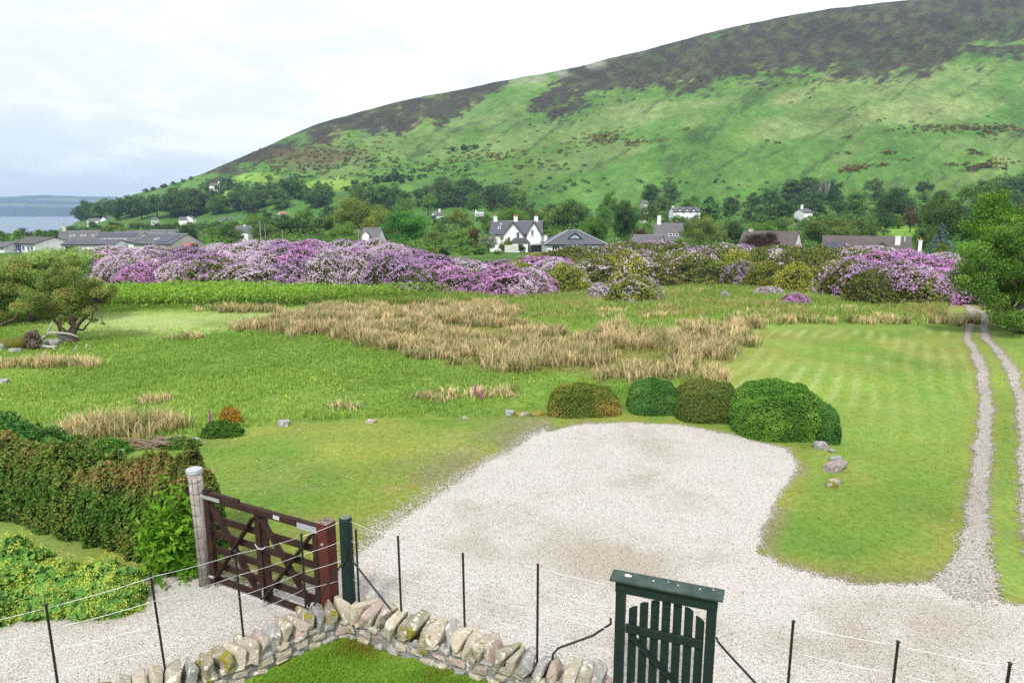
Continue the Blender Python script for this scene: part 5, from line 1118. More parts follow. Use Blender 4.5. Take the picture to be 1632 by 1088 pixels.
# low buildings on the left
GRP = 'low white buildings at the left beyond the rhododendrons'
t = gable_house('small white gable with dark roof cut by the left photo border', 14, 140, 34, 386, 393, 6, R(-14), m_harl, m_slate2, group=GRP, ridge_line=False)
t = gable_house('long white school-like block with brown grey roof and blue doors', 66, 142, 64, 378.5, 387, 8, R(-24), m_harl, slate('brown_grey_slate', (.09, .085, .085), (.07, .066, .066)), wins=((-.75, 1.5, 1.2, 1.3), (-.35, 1.5, 1.2, 1.3), (.1, 1.5, .9, 1.0), (.5, 1.5, .9, 1.0), (.75, 1.5, .9, 1.0)), group=GRP, ridge_line=False)
a = MB()
for xx in (-.56, -.18): a.box((xx * t['_hw'], -t['_hd'] - .04, 1.1), (.8, .08, 2.0))
a.obj('door', mat('blue_door', (.06, .06, .35), .5), t)
t = gable_house('taller grey roofed white building with three skylights behind the school-like block', 128, 168, 54, 368.5, 381, 9, .45, m_harl, m_slate2, ((-.8, 1.4, .7, m_cream, 1),), sky=((-.35, .6, .9, .8), (.2, .6, .9, .8), (.75, .6, .9, .8)), group=GRP)
t = gable_house('low wide white extension with dark grey roof and black panel as porch shade', 152, 138, 78, 382.5, 388.5, 6, .1, m_harl, m_slate, group=GRP, ridge_line=False)
a = MB(); a.box((-.86 * t['_hw'] + 1, -t['_hd'] - .02, 1.0), (2.2, .06, 1.9)); a.obj('porch', m_trim, t)  # flat black sheet on the wall stands for the shade inside the porch
t = gable_house('white building with dark solar panels and a row of skylights', 196, 152, 66, 371.5, 384, 9, .02, m_harl, m_slate2, sky=((-.15, .3, 8.6, 2.6, 1), (-.55, .8, .7, .8), (-.3, .8, .7, .8), (-.05, .8, .7, .8), (.2, .8, .7, .8), (.45, .8, .7, .8)), group=GRP)
t = gable_house('long grey building with solar panel, grey gable and reddish glazed porch', 268, 142, 76, 373, 387, 8.5, -.32, m_greyw, m_slate, sky=((.35, .5, 3.4, 3.6, 1), (-.1, .6, .8, .8)), group=GRP)
tt = thing('glazed_porch', 'small glazed porch with reddish roof on the grey gable', 'porch', tuple(Vector(t.location) + Matrix.Rotation(-.32, 3, 'Z') @ Vector((t['_hw'] + .9, -.3, .7))), -.32 + R(90))
a = MB(); a.box((0, 0, .6), (2.6, 1.5, 1.3)); a.obj('glazing', m_glass, tt); a = MB(); [a.box((x_, -.78, .6), (.12, .08, 1.3)) for x_ in (-1.24, -.4, .4, 1.24)]; a.obj('frame', m_frame, tt); a = MB(); a.prism([(-1.5, 1.27), (1.5, 1.27), (.7, 1.75), (-.7, 1.75)], -.9, .9); a.obj('roof', m_pinkr, tt)
gable_house('grey roof peeping between the solar building and the trees', 214, 225, 52, 367.5, 373, 10, .05, m_harl, m_slate2, group=GRP, ridge_line=False)
gable_house('low grey roof behind the long grey building', 266, 215, 46, 366.8, 373, 10, .05, m_harl, m_slate2, group=GRP)
# cottages further off
gable_house('white cottage with pale slate roof standing alone among trees left of centre', 389, 215, 24, 361, 369, 7, .0, m_harl, m_slate2, ((.1, .4, .5, m_harl, 0),), wins=((-.3, 2.2, .8, 1), (.4, 2.2, .8, 1)))
t = gable_house('grey slate cottage with round topped dormer beside the large bright tree', 594, 168, 28, 364, 384, 7, -.12, m_harl, m_slate2, ((.1, .5, .5, m_slate2, 1),))
cross_gable(t, -.35 * t['_hw'], 1.6, t['_e'] + 2.1, m_harl, m_slate2, -1.2, t['_e'] + 1.3, ((0, t['_e'] + .9, .7, .9),))
t = gable_house('white villa with three dormers seen above the willow', 1091, 270, 42, 331, 337, 8, 0, m_harl, m_slate2, ((-.9, .5, .7, m_harl, 0),), wins=((-.6, 3, .9, 1.2), (0, 3, .9, 1.2), (.6, 3, .9, 1.2)), base_drop=2)
for q in (-.55, 0, .5): cross_gable(t, q * t['_hw'], 2.2, t['_e'] + 1.3, m_harl, m_slate2, .1)
gable_house('small white house with chimney among dark trees at right', 1281, 260, 14, 333.5, 338, 7, .1, m_harl, m_slate2, ((-.5, 1.6, .7, m_harl, 0),), wins=((-.4, 2.5, .8, 1.2),), base_drop=2)
gable_house('white house with chimney high in the dark wood left of the white gabled house', 697, 400, 14, 338, 343, 7, .4, m_harl, m_slate2, ((.5, 1.8, 1, m_harl, 0),), base_drop=2)
gable_house('long white roofline glimpsed between trees above the bracken', 764, 380, 14, 338.5, 341, 7, 0, m_harl, m_lead, ((-.8, 1.2, .8, m_harl, 0),), base_drop=2)
gable_house('cottage with pinkish red roof in the wooded slope', 450, 420, 10, 337.5, 341, 8, .5, m_harl, m_pinkr, base_drop=2)
gable_house('white farmhouse high on the slope beside tall dark trees', 344, 640, 16, 292.5, 296, 9, .1, m_harl, m_slate2, ((.6, 1.5, 1.2, m_harl, 0),), base_drop=3)
gable_house('tiny grey roofed house hidden in the wood right of centre', 1027, 330, 8, 320.5, 324, 7, 0, m_greyw, m_slate2, base_drop=3)
VG = 'white village houses by the shore'
for px, wp, rd, ev, rz, lab, mt_ in ((151, 18, 348, 351, 0, 'long low white village house, leftmost of the shore row', m_slate2), (169, 11, 346, 351, 1.3, 'white village house with tall gable, second of the shore row', m_slate), (184, 15, 345.5, 350.5, .4, 'white village house with paired gables, third of the shore row', m_slate), (209, 11, 345, 350, .5, 'village house with pinkish roof, fourth of the shore row', m_pinkr), (247, 8, 347.5, 350.5, .2, 'small white village house alone between shore row and wood', m_slate2), (293, 12, 346, 350, .2, 'white village house below the wooded slope, right of the lone one', m_slate2), (303, 8, 344.5, 348, 1.2, 'narrow white village gable behind its neighbour below the wood', m_slate2), (356, 10, 346.5, 350, .3, 'pale village bungalow at the foot of the wooded slope', m_slate2), (372, 10, 345.5, 349, .1, 'pale village house just right of the bungalow below the slope', m_slate2)):
    gable_house(lab, px, 620 if px < 230 else 520, wp, rd, ev, 8, rz, m_harl, mt_, base_drop=3, group=VG, ridge_line=False, name='village_house')

# ---------------------------------------------------------------- trees
TM = {'dark': leafmat('dark_tree_leaves', [(.03, .07, .025), (.07, .13, .04), (.13, .20, .065)], .22, .1), 'mid': leafmat('mid_tree_leaves', [(.045, .10, .025), (.11, .19, .05), (.20, .29, .08)], .25, .1), 'fresh': leafmat('fresh_tree_leaves', [(.06, .15, .03), (.14, .27, .05), (.24, .39, .08)], .3, .08), 'yellow': leafmat('yellowish_tree_leaves', [(.09, .14, .03), (.18, .24, .045), (.29, .33, .07)], .3, .08), 'brown': leafmat('russet_tree_leaves', [(.05, .035, .02), (.09, .065, .035), (.13, .10, .05)], .2, .1), 'blue': leafmat('blue_needles', [(.05, .09, .09), (.11, .17, .18), (.20, .28, .30)], .1, .05), 'red': leafmat('dark_red_leaves', [(.045, .022, .022), (.08, .04, .035), (.11, .07, .045)], .15, .05), 'bright': leafmat('bright_tree_leaves', [(.05, .17, .03), (.09, .29, .05), (.17, .40, .08)], .3, .04), 'willow': leafmat('willow_leaves', [(.09, .15, .04), (.17, .24, .06), (.26, .33, .09)], .3, .05), 'hawblossom': leafmat('whitish_blossom', [(.10, .15, .06), (.28, .32, .2), (.5, .5, .42)], .3, .05)}
def tree_mesh(seed, mt, leaf=.45, shape='round', ncl=42, per=70):
    """unit-ish tree: height 10, crown radius about 4.4"""
    r_ = np.random.default_rng(seed); mb = MB(); cl = []
    if shape == 'conifer':
        mb.tube([(0, 0, 0), (0, 0, 5), (0, 0, 9.8)], [.25, .15, .03], 8); Ps = []; vs = []
        for i in range(26):
            z = 1.0 + 8.6 * i / 26; R_ = 2.9 * (1 - i / 27) ** .85 * (.9 + .2 * r_.random()) + .15
            for k in range(max(4, int(11 * (1 - i / 30)))):
                a = r_.random() * 6.28; nn = int(20 * R_) + 8; rr = r_.random(nn) ** .6 * R_; Ps.append(np.stack([np.cos(a + r_.normal(size=nn) * .10) * rr, np.sin(a + r_.normal(size=nn) * .10) * rr, z - rr * .22 + r_.normal(size=nn) * .10], 1)); vs.append(np.clip(.1 + .8 * rr / R_ + r_.normal(size=nn) * .15, 0, 1))
        P = np.concatenate(Ps); v = np.concatenate(vs); V, Fc, v4 = leafcloud(P, np.tile([0, 0, 1.], (len(P), 1)), leaf * .6, r_, v=v, jit=.6)
        return mb.mesh('trunk', m_bark, True), mesh_np('crown', V, Fc, mt, {'v': v4})
    ex = {'round': (4.4, 4.4, 4.4, 5.2), 'tall': (3.0, 3.0, 4.6, 5.2), 'spread': (5.2, 5.0, 4.0, 5.6), 'bushy': (4.8, 4.8, 4.6, 5.0)}[shape]
    bend = r_.normal(size=2) * .3; hf = ex[3] - ex[2] * .3
    trunk = [Vector((0, 0, -.3)), Vector((bend[0], bend[1], hf * .5)), Vector((bend[0] * 1.5, bend[1] * 1.3, hf))]; mb.tube(trunk, [.42, .3, .22], 9)
    for i in range(ncl):
        d = r_.normal(size=3); d /= np.linalg.norm(d); rr = .62 + .42 * r_.random(); 
        if i % 5 == 0: rr *= .55
        c_ = np.array([d[0] * ex[0], d[1] * ex[1], d[2] * ex[2]]) * rr * (.8 + .3 * r_.random()) + [0, 0, ex[3]]
        c_[2] = max(c_[2], 1.1 if shape != 'bushy' else .7); cl.append((c_, r_.uniform(.9, 1.75)))
        if i % 3 == 0:
            m_ = trunk[-1].lerp(Vector(c_), .5) + Vector((0, 0, -.3)); mb.tube([trunk[-1] + Vector((0, 0, -r_.random() * hf * .4)), m_, Vector(c_)], [.16, .1, .04], 6)
    Ps = []; vs = []; Ns = []
    for c_, r in cl:
        nn = int(per * r * r); d = r_.normal(size=(nn, 3)); d /= np.linalg.norm(d, axis=1, keepdims=True); q = d * np.array([r, r, r * .78]) * (r_.random((nn, 1)) ** .33) * (1 + .18 * r_.normal(size=(nn, 1)))
        Ps.append(c_ + q); Ns.append(d + [0, 0, .5]); vs.append(np.clip(r_.random() * .55 + .2 + r_.normal(size=nn) * .18, 0, 1))
    P = np.concatenate(Ps); V, Fc, v4 = leafcloud(P, np.concatenate(Ns), leaf, r_, v=np.concatenate(vs), jit=.55)
    return mb.mesh('trunk', m_bark, True), mesh_np('crown', V, Fc, mt, {'v': v4})
TC = {}
def tree(kind, shape, x, y, height, width, label, group=None, z=None, name='tree', fine=False, rz=None):
    key = (kind, shape, int(rb.integers(3)) if not fine else 9)
    if key not in TC: TC[key] = tree_mesh(len(TC) * 7 + 3, TM[kind], *((.45, shape, 42, 70) if not fine else (.26, shape, 64, 170)))
    tm, cm = TC[key]
    t = thing(name, label, 'tree', (x, y, h1(x, y) - .1 if z is None else z), rb.uniform(0, 6.28) if rz is None else rz, group)
    link('trunk', tm, t); link('crown', cm, t)
    wr = {'round': 8.8, 'tall': 6.2, 'spread': 10.6, 'bushy': 9.6, 'conifer': 5.8}[shape] + .9; t.scale = (width / wr, width / wr, height / 10.0); return t
def tree_px(kind, shape, px, top, wpx, Y, label, **k):
    x, _, zt = UY(px, top, Y); z0 = h1(x, Y); return tree(kind, shape, x, Y, (zt - z0) * 1.0, wpx / F * Y * cp_, label, **k)
KD0 = {'dark': 'dark green', 'mid': 'mid green', 'fresh': 'light green'}
# prominent single trees of the photo
for px, top, wp, Y, k, lab in ((650, 389, 40, 125, 'mid', 'low green shrub at the foot of the bright emerald tree'), (682, 390, 38, 122, 'yellow', 'olive yellow shrub right of the low green one behind the bank'), (712, 391, 34, 120, 'mid', 'middle green shrub along the garden edge left of the white house'), (740, 390, 36, 122, 'fresh', 'light green shrub along the garden edge near the russet tree'), (766, 393, 28, 124, 'dark', 'dark shrub at the garden edge below the pale variegated bush'), (793, 396, 16, 126, 'yellow', 'small golden ball shrub before the grey garden wall'), (892, 396, 26, 122, 'mid', 'green shrub before the glazed doors of the hipped bungalow')):
    tree_px(k, 'bushy', px, top, wp, Y, lab, group='garden shrubs behind the bank', name='garden_shrub')
S_ = [('bright', 'round', 645, 333, 84, 178, 'large bright emerald tree left of centre beside grey slate cottage'), ('yellow', 'spread', 566, 315, 96, 215, 'broad yellow green tree rising behind the bright emerald tree'), ('yellow', 'round', 603, 334, 60, 195, 'yellow green tree between the broad one and the emerald tree'),
      ('fresh', 'bushy', 735, 364, 56, 165, 'bright green bushy tree left of the white gabled house'), ('willow', 'bushy', 690, 366, 44, 166, 'grey green bush right of the bright emerald tree'), ('brown', 'tall', 754, 360, 22, 160, 'dark russet tree beside the white house garden'), ('hawblossom', 'bushy', 779, 372, 30, 138, 'pale variegated bush at the left corner of the white house'), ('yellow', 'bushy', 806, 374, 26, 136, 'yellow green bush in front of the white house gable'), ('dark', 'tall', 831, 386, 14, 134, 'small dark conical bush in front of white house porch'), ('dark', 'bushy', 846, 380, 18, 146, 'dark round bush against the right of the white house'),
      ('fresh', 'round', 820, 328, 60, 220, 'light green tree behind the chimneys of the white house'), ('mid', 'round', 908, 311, 78, 230, 'large tree rising behind the hipped bungalow'), ('fresh', 'round', 951, 341, 46, 180, 'light green tree right behind the hipped bungalow'), ('dark', 'spread', 997, 320, 62, 185, 'dark spreading tree between bungalow and steep slate house'), ('brown', 'bushy', 884, 369, 26, 165, 'russet tree top just behind the hipped roof'), ('fresh', 'round', 973, 299, 30, 360, 'lone pale green tree standing up on the hill foot right of centre'),
      ('willow', 'bushy', 1118, 341, 62, 148, 'large soft olive willow covering the steep slate house'), ('willow', 'bushy', 1145, 350, 34, 150, 'smaller olive willow adjoining the large willow'), ('dark', 'round', 1172, 349, 42, 165, 'dark tree between willow and brown tiled bungalow'), ('red', 'bushy', 1218, 366, 62, 132, 'dark red round shrub in front of brown tiled bungalow'), ('fresh', 'round', 1220, 352, 42, 185, 'yellowish tree behind the brown tiled bungalow'), ('mid', 'round', 1325, 342, 92, 160, 'wide leafy tree behind the long brown bungalow'), ('mid', 'round', 1375, 345, 56, 175, 'leafy tree adjoining the wide one behind the long bungalow'), ('fresh', 'tall', 1382, 346, 12, 158, 'slim pale green tree top by the long bungalow'),
      ('mid', 'bushy', 1475, 352, 34, 118, 'round green bush left of the blue spruce'), ('yellow', 'bushy', 1502, 381, 24, 96, 'small golden shrub in front of blue spruce'), ('fresh', 'bushy', 1085, 378, 56, 132, 'pale flowering bush along the top of the bank before the willow'), ('brown', 'bushy', 1020, 362, 28, 175, 'russet bush left of the steep slate house'),
      ('hawblossom', 'bushy', 1315, 283, 18, 470, 'whitish blossoming hawthorn alone above the right wood'), ('mid', 'spread', 1560, 290, 118, 125, 'big olive green tree behind the bright one at right'), ('mid', 'round', 1500, 300, 60, 150, 'olive green tree left of the big one at right'), ('dark', 'round', 1430, 294, 54, 250, 'dark dense round tree above the right field'), ('brown', 'round', 1455, 324, 24, 215, 'russet round tree at the edge of the right field'), ('dark', 'round', 1413, 332, 38, 205, 'dark tree left of the russet one at the field edge'),
      ('dark', 'round', 361, 280, 26, 640, 'tall dark tree beside the white farmhouse on the slope'), ('mid', 'round', 330, 288, 18, 640, 'smaller tree left of the white farmhouse on the slope'), ('mid', 'round', 420, 352, 50, 195, 'dark leafy tree right of the lone white cottage'), ('mid', 'bushy', 365, 355, 46, 185, 'dark leafy tree hiding the left of the lone white cottage'), ('mid', 'bushy', 505, 370, 52, 160, 'grey green bush cluster behind the rhododendron crest'), ('fresh', 'bushy', 415, 376, 40, 165, 'light green bush below the lone white cottage'), ('fresh', 'bushy', 545, 352, 60, 172, 'soft green tree in front of the broad yellow green tree')]
for k, sh, px, top, wp, Y, lab in S_: tree_px(k, sh, px, top, wp, Y, lab, group='single trees among the houses', fine=wp > 40)
tree_px('blue', 'conifer', 1503, 352, 46, 112, 'blue spruce with silvery needles right of the long brown bungalow', name='spruce_tree')
for i_, (px, top, wp, Y, k) in enumerate(((1078, 340, 35, 262, 'fresh'), (1100, 340, 32, 262, 'dark'), (1121, 336, 28, 262, 'mid'), (1276, 345, 25, 250, 'dark'), (1290, 340, 25, 250, 'fresh'), (690, 343, 16, 390, 'dark'), (704, 345, 14, 390, 'mid'), (760, 342, 16, 370, 'fresh'), (773, 341, 14, 370, 'mid'), (444, 341, 14, 410, 'mid'), (457, 340, 14, 410, 'dark'))):
    tree_px(k, 'bushy', px, top, wp, Y, KD0[k] + ' tree screening the ' + ('left' if i_ % 2 == 0 or i_ == 1 else 'right') + ' foot of ' + ('the villa with dormers' if i_ < 3 else 'the small white house with chimney at right' if i_ < 5 else 'the white house in the dark wood' if i_ < 7 else 'the long white roofline' if i_ < 9 else 'the pinkish red roofed cottage'), group='trees screening far houses')
# belts of woodland: individual trees
LM = [(100, 'by the sea inlet'), (230, 'behind the white village houses'), (335, 'left of the lone white cottage'), (440, 'above the lone white cottage'), (560, 'above the middle of the rhododendrons'), (690, 'above the bright emerald tree'), (790, 'left of the white gabled house'), (870, 'above the white gabled house'), (980, 'above the hipped bungalow'), (1080, 'above the steep slate house'), (1180, 'above the olive willow'), (1290, 'above the dark red shrub'), (1400, 'above the long brown bungalow'), (1500, 'above the blue spruce'), (1700, 'behind the right hand big trees')]
def lm(px): return next(s for a, s in LM if px < a)
KD = {'dark': 'dark green', 'mid': 'mid green', 'fresh': 'light green', 'yellow': 'yellowish green', 'brown': 'russet'}
protect = [(1066, 1114, 343, 270), (1272, 1290, 350, 260), (690, 706, 345, 400), (756, 772, 342, 380), (444, 456, 343, 420), (334, 354, 300, 640), (142, 310, 353.5, 620), (346, 380, 352, 520), (376, 404, 374, 215), (0, 330, 372, 200), (577, 612, 386, 168), (1395, 1480, 366, 200), (1395, 1480, 352, 150)]
belts = [  # name, Y range, spacing m, (px,top) table, kinds, width range
    ('front row', (205, 250), 8, [(30, 362), (100, 366), (200, 360), (300, 358), (400, 350), (500, 343), (600, 340), (700, 352), (800, 346), (900, 345), (1000, 345), (1100, 348), (1200, 345), (1300, 345), (1400, 335), (1480, 335), (1640, 320)], ['mid', 'fresh', 'dark', 'yellow', 'brown'], [.4, .24, .2, .11, .05], (9, 13)),
    ('middle row', (290, 340), 10.5, [(30, 366), (110, 362), (200, 354), (300, 350), (400, 340), (500, 332), (600, 330), (700, 327), (800, 328), (900, 330), (1000, 328), (1100, 322), (1200, 318), (1300, 318), (1400, 312), (1640, 308)], ['mid', 'dark', 'fresh', 'yellow', 'brown'], [.36, .36, .16, .07, .05], (11, 16)),
    ('back row', (390, 450), 12.5, [(90, 366), (150, 352), (230, 346), (300, 342), (400, 335), (500, 326), (560, 322), (640, 312), (700, 302), (760, 300), (805, 306), (850, 324), (960, 323), (1020, 314), (1100, 312), (1200, 306), (1300, 302), (1400, 300), (1640, 300)], ['dark', 'mid', 'fresh'], [.6, .32, .08], (12, 18))]
rt = np.random.default_rng(21); plan = []
for bi, (nm, (Ya, Yb_), spc, tab, kinds, pr, wr) in enumerate(belts):
    px = tab[0][0] - 30
    while px < tab[-1][0] + 20:
        Y = rt.uniform(Ya, Yb_); top = np.interp(px, [a for a, b in tab], [b for a, b in tab]) + abs(rt.normal()) * 4 - 1.5
        wd = rt.uniform(*wr); wp = wd / Y * F
        for a, b, yb, Yh in protect:
            if Y < Yh + 4 and a - wp * .45 < px < b + wp * .45: top = max(top, yb)
        x, _, zt = UY(px, top, Y); hh = zt - h1(x, Y)
        if bi == 3 and 470 < px < 640 and rt.random() < .25: hh = -1
        if hh > 2.2:
            if hh > 15: hh = 15 * rt.uniform(.85, 1)
            plan.append([nm, str(rt.choice(kinds, p=pr)), px, x, Y, hh, min(max(wd, hh * .75), hh * 1.35), bi])
        px += spc / Y * F * rt.uniform(.75, 1.25)
def scatter(nm, regs, bi):
    for (xa, xb, up, lo, n, wm) in regs:
        for i in range(n):
            px = rt.uniform(xa, xb); py = rt.uniform(np.interp(px, *up), np.interp(px, *lo)); x, y = G(px, py)
            if any(a - 6 < px < b + 6 and 0 < py - yb < 26 and y < Yh for a, b, yb, Yh in protect) or not 300 < y < 1000: continue
            wd = rt.uniform(*wm); plan.append([nm, str(rt.choice(['dark', 'mid', 'fresh'], p=[.55, .38, .07])), px, x, y, wd * rt.uniform(.7, .95), wd, bi])
scatter('headland wood', [(128, 320, ([128, 200, 320], [352, 331, 326]), ([128, 320], [353, 348]), 34, (15, 23)), (300, 480, ([300, 400, 480], [330, 322, 308]), ([300, 480], [344, 338]), 20, (13, 19))], 3)
scatter('foothill wood', [(440, 690, ([440, 500, 690], [318, 312, 322]), ([440, 690], [334, 334]), 18, (12, 18)), (655, 830, ([655, 720, 800, 830], [318, 312, 316, 326]), ([655, 830], [333, 333]), 22, (13, 18)), (1000, 1640, ([1000, 1640], [318, 306]), ([1000, 1640], [328, 318]), 20, (12, 18))], 4)
# ridge-line trees of the headland and scattered ones on the slope
for px, top, wp in ((132, 345, 14), (176, 320, 16), (190, 323, 10), (203, 318, 9), (232, 303, 12), (244, 301, 10), (262, 296, 12), (258, 294, 8), (276, 294, 10), (292, 287, 9), (305, 285, 9)):
    Y = float(np.interp(px, [130, 200, 300], [790, 770, 770])); x, _, zt = UY(px, top, Y); hh = max(zt - h1(x, Y), 4.5); plan.append(['headland skyline', 'dark', px, x, Y, hh, wp / F * Y, 5])
for px, py, wp in ((565, 298, 16), (552, 304, 12), (600, 292, 16), (615, 290, 18), (630, 288, 20), (640, 292, 16), (655, 288, 12), (580, 297, 12), (430, 288, 14), (508, 300, 14), (470, 296, 20), (450, 300, 22), (380, 300, 14), (410, 305, 18), (520, 306, 14), (565, 320, 8), (800, 318, 8), (862, 300, 8), (900, 303, 7), (877, 286, 6), (1140, 292, 7), (610, 310, 10), (690, 306, 14), (740, 240, 14), (722, 241, 10), (756, 238, 10)):
    x, y = G(px, py); plan.append(['open hillside', 'dark' if rt.random() < .7 else 'mid', px, x, y, wp / F * y * rt.uniform(.6, .85), wp / F * y, 6])
cells = {}
for p in plan: cells.setdefault((p[0], p[1], lm(p[2])), []).append(p)
for (nm, k, l), L_ in cells.items():
    L_.sort(key=lambda p: p[2])
    for i, p in enumerate(L_):
        q = '' if len(L_) == 1 else f', {ORD[i]} from left' 
        tree(k, str(rt.choice(['round', 'spread', 'bushy', 'tall'], p=[.4, .22, .26, .12])) if p[7] < 5 else 'bushy', p[3], p[4], p[5] * 1.04, p[6], f"{KD[k]} tree of the {nm} {l}{q}", group='trees of the wooded belt')
# near trees on the right by the track
def big_tree(label, px, py, Y0, clumps, leaf, per, mt, ra=.3, trunk_top=(0, 0), base=None):
    if base is None: gx, gy = G(px, py); base = (gx, gy, h1(gx, gy))
    Y = base[1]; tp = W3(trunk_top[0], trunk_top[1], Y); j = [([base, tuple(Vector(base).lerp(Vector(tp), .5)), tp], ra, ra * .5)]
    for c_, r in clumps[::5]: j.append(([tuple(Vector(base).lerp(Vector(tp), rs.uniform(.5, .95))), tuple(Vector(tp).lerp(Vector(c_), .55)), c_], ra * .35, .03))
    return branchy('tree', label, base, j, clumps, leaf, per, mt, m_bark)
m_nt = leafmat('near_tree_leaves', [(.04, .10, .02), (.09, .19, .035), (.16, .29, .05), (.25, .40, .08)], .3, .02)
m_nt2 = leafmat('near_bright_leaves', [(.06, .15, .02), (.12, .26, .03), (.20, .37, .06)], .32, .02)
def edge_clumps(n, outline, Y, dY, r0, r1, xr):
    o = []
    while len(o) < n:
        px = rs.uniform(*xr); py = rs.uniform(280, 545); lo = np.interp(px, *outline[0]); hi = np.interp(px, *outline[1])
        if lo < py < hi: r = rs.uniform(r0, r1); o.append((W3(px, py, Y + rs.uniform(-dY, dY)), (r, r, r * .7)))
    return o
gx, gy = G(1622, 530); out = (([1515, 1530, 1560, 1600, 1640, 1760], [412, 400, 385, 368, 352, 340]), ([1515, 1522, 1535, 1560, 1600, 1640, 1760], [412, 444, 458, 474, 508, 530, 532]))
big_tree('large dense green tree overhanging the track at the right edge', 1625, 530, gy, edge_clumps(230, out, gy + .8, 1.9, .28, .62, (1516, 1770)), .085, 2300, m_nt, .3, (1640, 430))
bx_, by_ = UY(1600, 460, 44)[:2]; out = (([1535, 1555, 1590, 1640, 1700, 1800], [345, 318, 306, 318, 330, 330]), ([1535, 1560, 1800], [350, 440, 440]))
big_tree('bright yellow green tree behind the large one overhanging the track', 0, 0, 0, edge_clumps(110, out, 44, 2.5, .5, .95, (1540, 1790)), .15, 620, m_nt2, .3, (1620, 380), base=(bx_, by_, h1(bx_, by_)))
if 0: shrub('garden_bush', 'green bush hanging over the lane beside the blue spruce', 'shrub', 1560, 462, 2.6, 2.2, 2.4, .16, 5000, m_nt, 9)

# ---------------------------------------------------------------- hillside scrub and gorse (nobody could count them)
def hill_scrub(label, nm, regs, n, size, mt, leaf, thr=.5):
    Ps = []; r_ = np.random.default_rng(33); vs = []
    for (cx, cy, rx, ry, tilt, cnt) in regs:
        for i in range(cnt):
            px = cx + r_.normal() * rx * .5; py = cy + r_.normal() * ry * .5 + (px - cx) * tilt
            try: x, y = G(px, py)
            except Exception: continue
            if y > 1100 or y < 250: continue
            s = size * r_.uniform(.5, 1.4); k = int(26 * (s / leaf) ** 1.0) + 8; d = r_.normal(size=(k, 3)); d /= np.linalg.norm(d, axis=1, keepdims=True); q = d * [s, s * .8, s * .7]; q[:, 2] = np.abs(q[:, 2])
            Ps.append(q + [x, y, h1(x, y)]); vs.append(np.clip(r_.random() * .7 + r_.normal(size=k) * .25, 0, 1))
    P = np.concatenate(Ps); v = np.concatenate(vs); V, Fc, v4 = leafcloud(P, np.tile([0, -.4, .8], (len(P), 1)), leaf, r_, v=v)
    link(nm, mesh_np(nm, V, Fc, mt, {'v': v4}), kind='stuff', label=label, cat=nm)
m_hg = leafmat('hill_gorse', [(.05, .055, .02), (.11, .09, .03), (.20, .13, .03), (.50, .27, .03)], .1, .0)
hill_scrub('brown and orange gorse thickets in patches on the green hillside', 'gorse', [(955, 222, 50, 12, -.1, 90), (1020, 228, 40, 8, -.1, 30), (1095, 208, 8, 2, 0, 4), (775, 250, 50, 9, -.05, 60), (835, 266, 30, 5, 0, 12), (485, 250, 120, 26, -.12, 190), (560, 245, 60, 16, 0, 60), (1535, 205, 110, 8, -.02, 110), (1580, 210, 60, 8, 0, 40), (1362, 270, 30, 5, -.15, 46), (1572, 266, 46, 8, -.1, 70), (1418, 243, 14, 4, 0, 10), (1412, 263, 12, 3, 0, 8), (1352, 246, 14, 3, 0, 6), (1352, 219, 8, 3, 0, 5), (1555, 243, 22, 5, 0, 16), (1600, 292, 40, 4, 0, 26), (1516, 262, 10, 3, 0, 6), (380, 312, 40, 6, -.2, 40), (280, 312, 30, 8, -.1, 36), (700, 262, 60, 8, -.2, 20), (1448, 255, 10, 2, 0, 4), (905, 240, 30, 10, 0, 12), (1240, 228, 8, 2, 0, 3)], 0, 1.7, m_hg, .75)
m_hs = leafmat('hill_scrub_leaves', [(.02, .045, .015), (.045, .085, .025), (.08, .12, .04)], .15, .0)
hill_scrub('dark green scrub bushes dotted over the hillside', 'scrub', [(740, 238, 60, 8, -.15, 26), (700, 275, 140, 24, -.1, 60), (560, 280, 130, 20, 0, 50), (430, 300, 120, 20, 0, 60), (850, 295, 120, 16, 0, 34), (880, 265, 60, 16, 0, 20), (1180, 130, 120, 12, -.1, 10), (990, 160, 60, 20, 0, 14), (620, 260, 70, 12, 0, 24), (1130, 290, 160, 14, 0, 18), (330, 305, 80, 16, 0, 46), (900, 188, 80, 24, -.2, 20), (1380, 190, 200, 40, 0, 12), (640, 282, 60, 6, -.25, 30), (500, 268, 80, 8, -.1, 30)], 0, 1.9, m_hs, .8)
hill_scrub('small pale rocks and sheep-like specks on the hill', 'rocks', [(1080, 60, 200, 16, -.25, 12), (1400, 60, 160, 30, 0, 14), (1390, 118, 20, 3, 0, 8), (980, 118, 80, 14, -.25, 12), (860, 190, 300, 60, 0, 10)], 0, .9, leafmat('pale_hill_rock', [(.22, .21, .19), (.42, .41, .39)], 0, 0), .9)

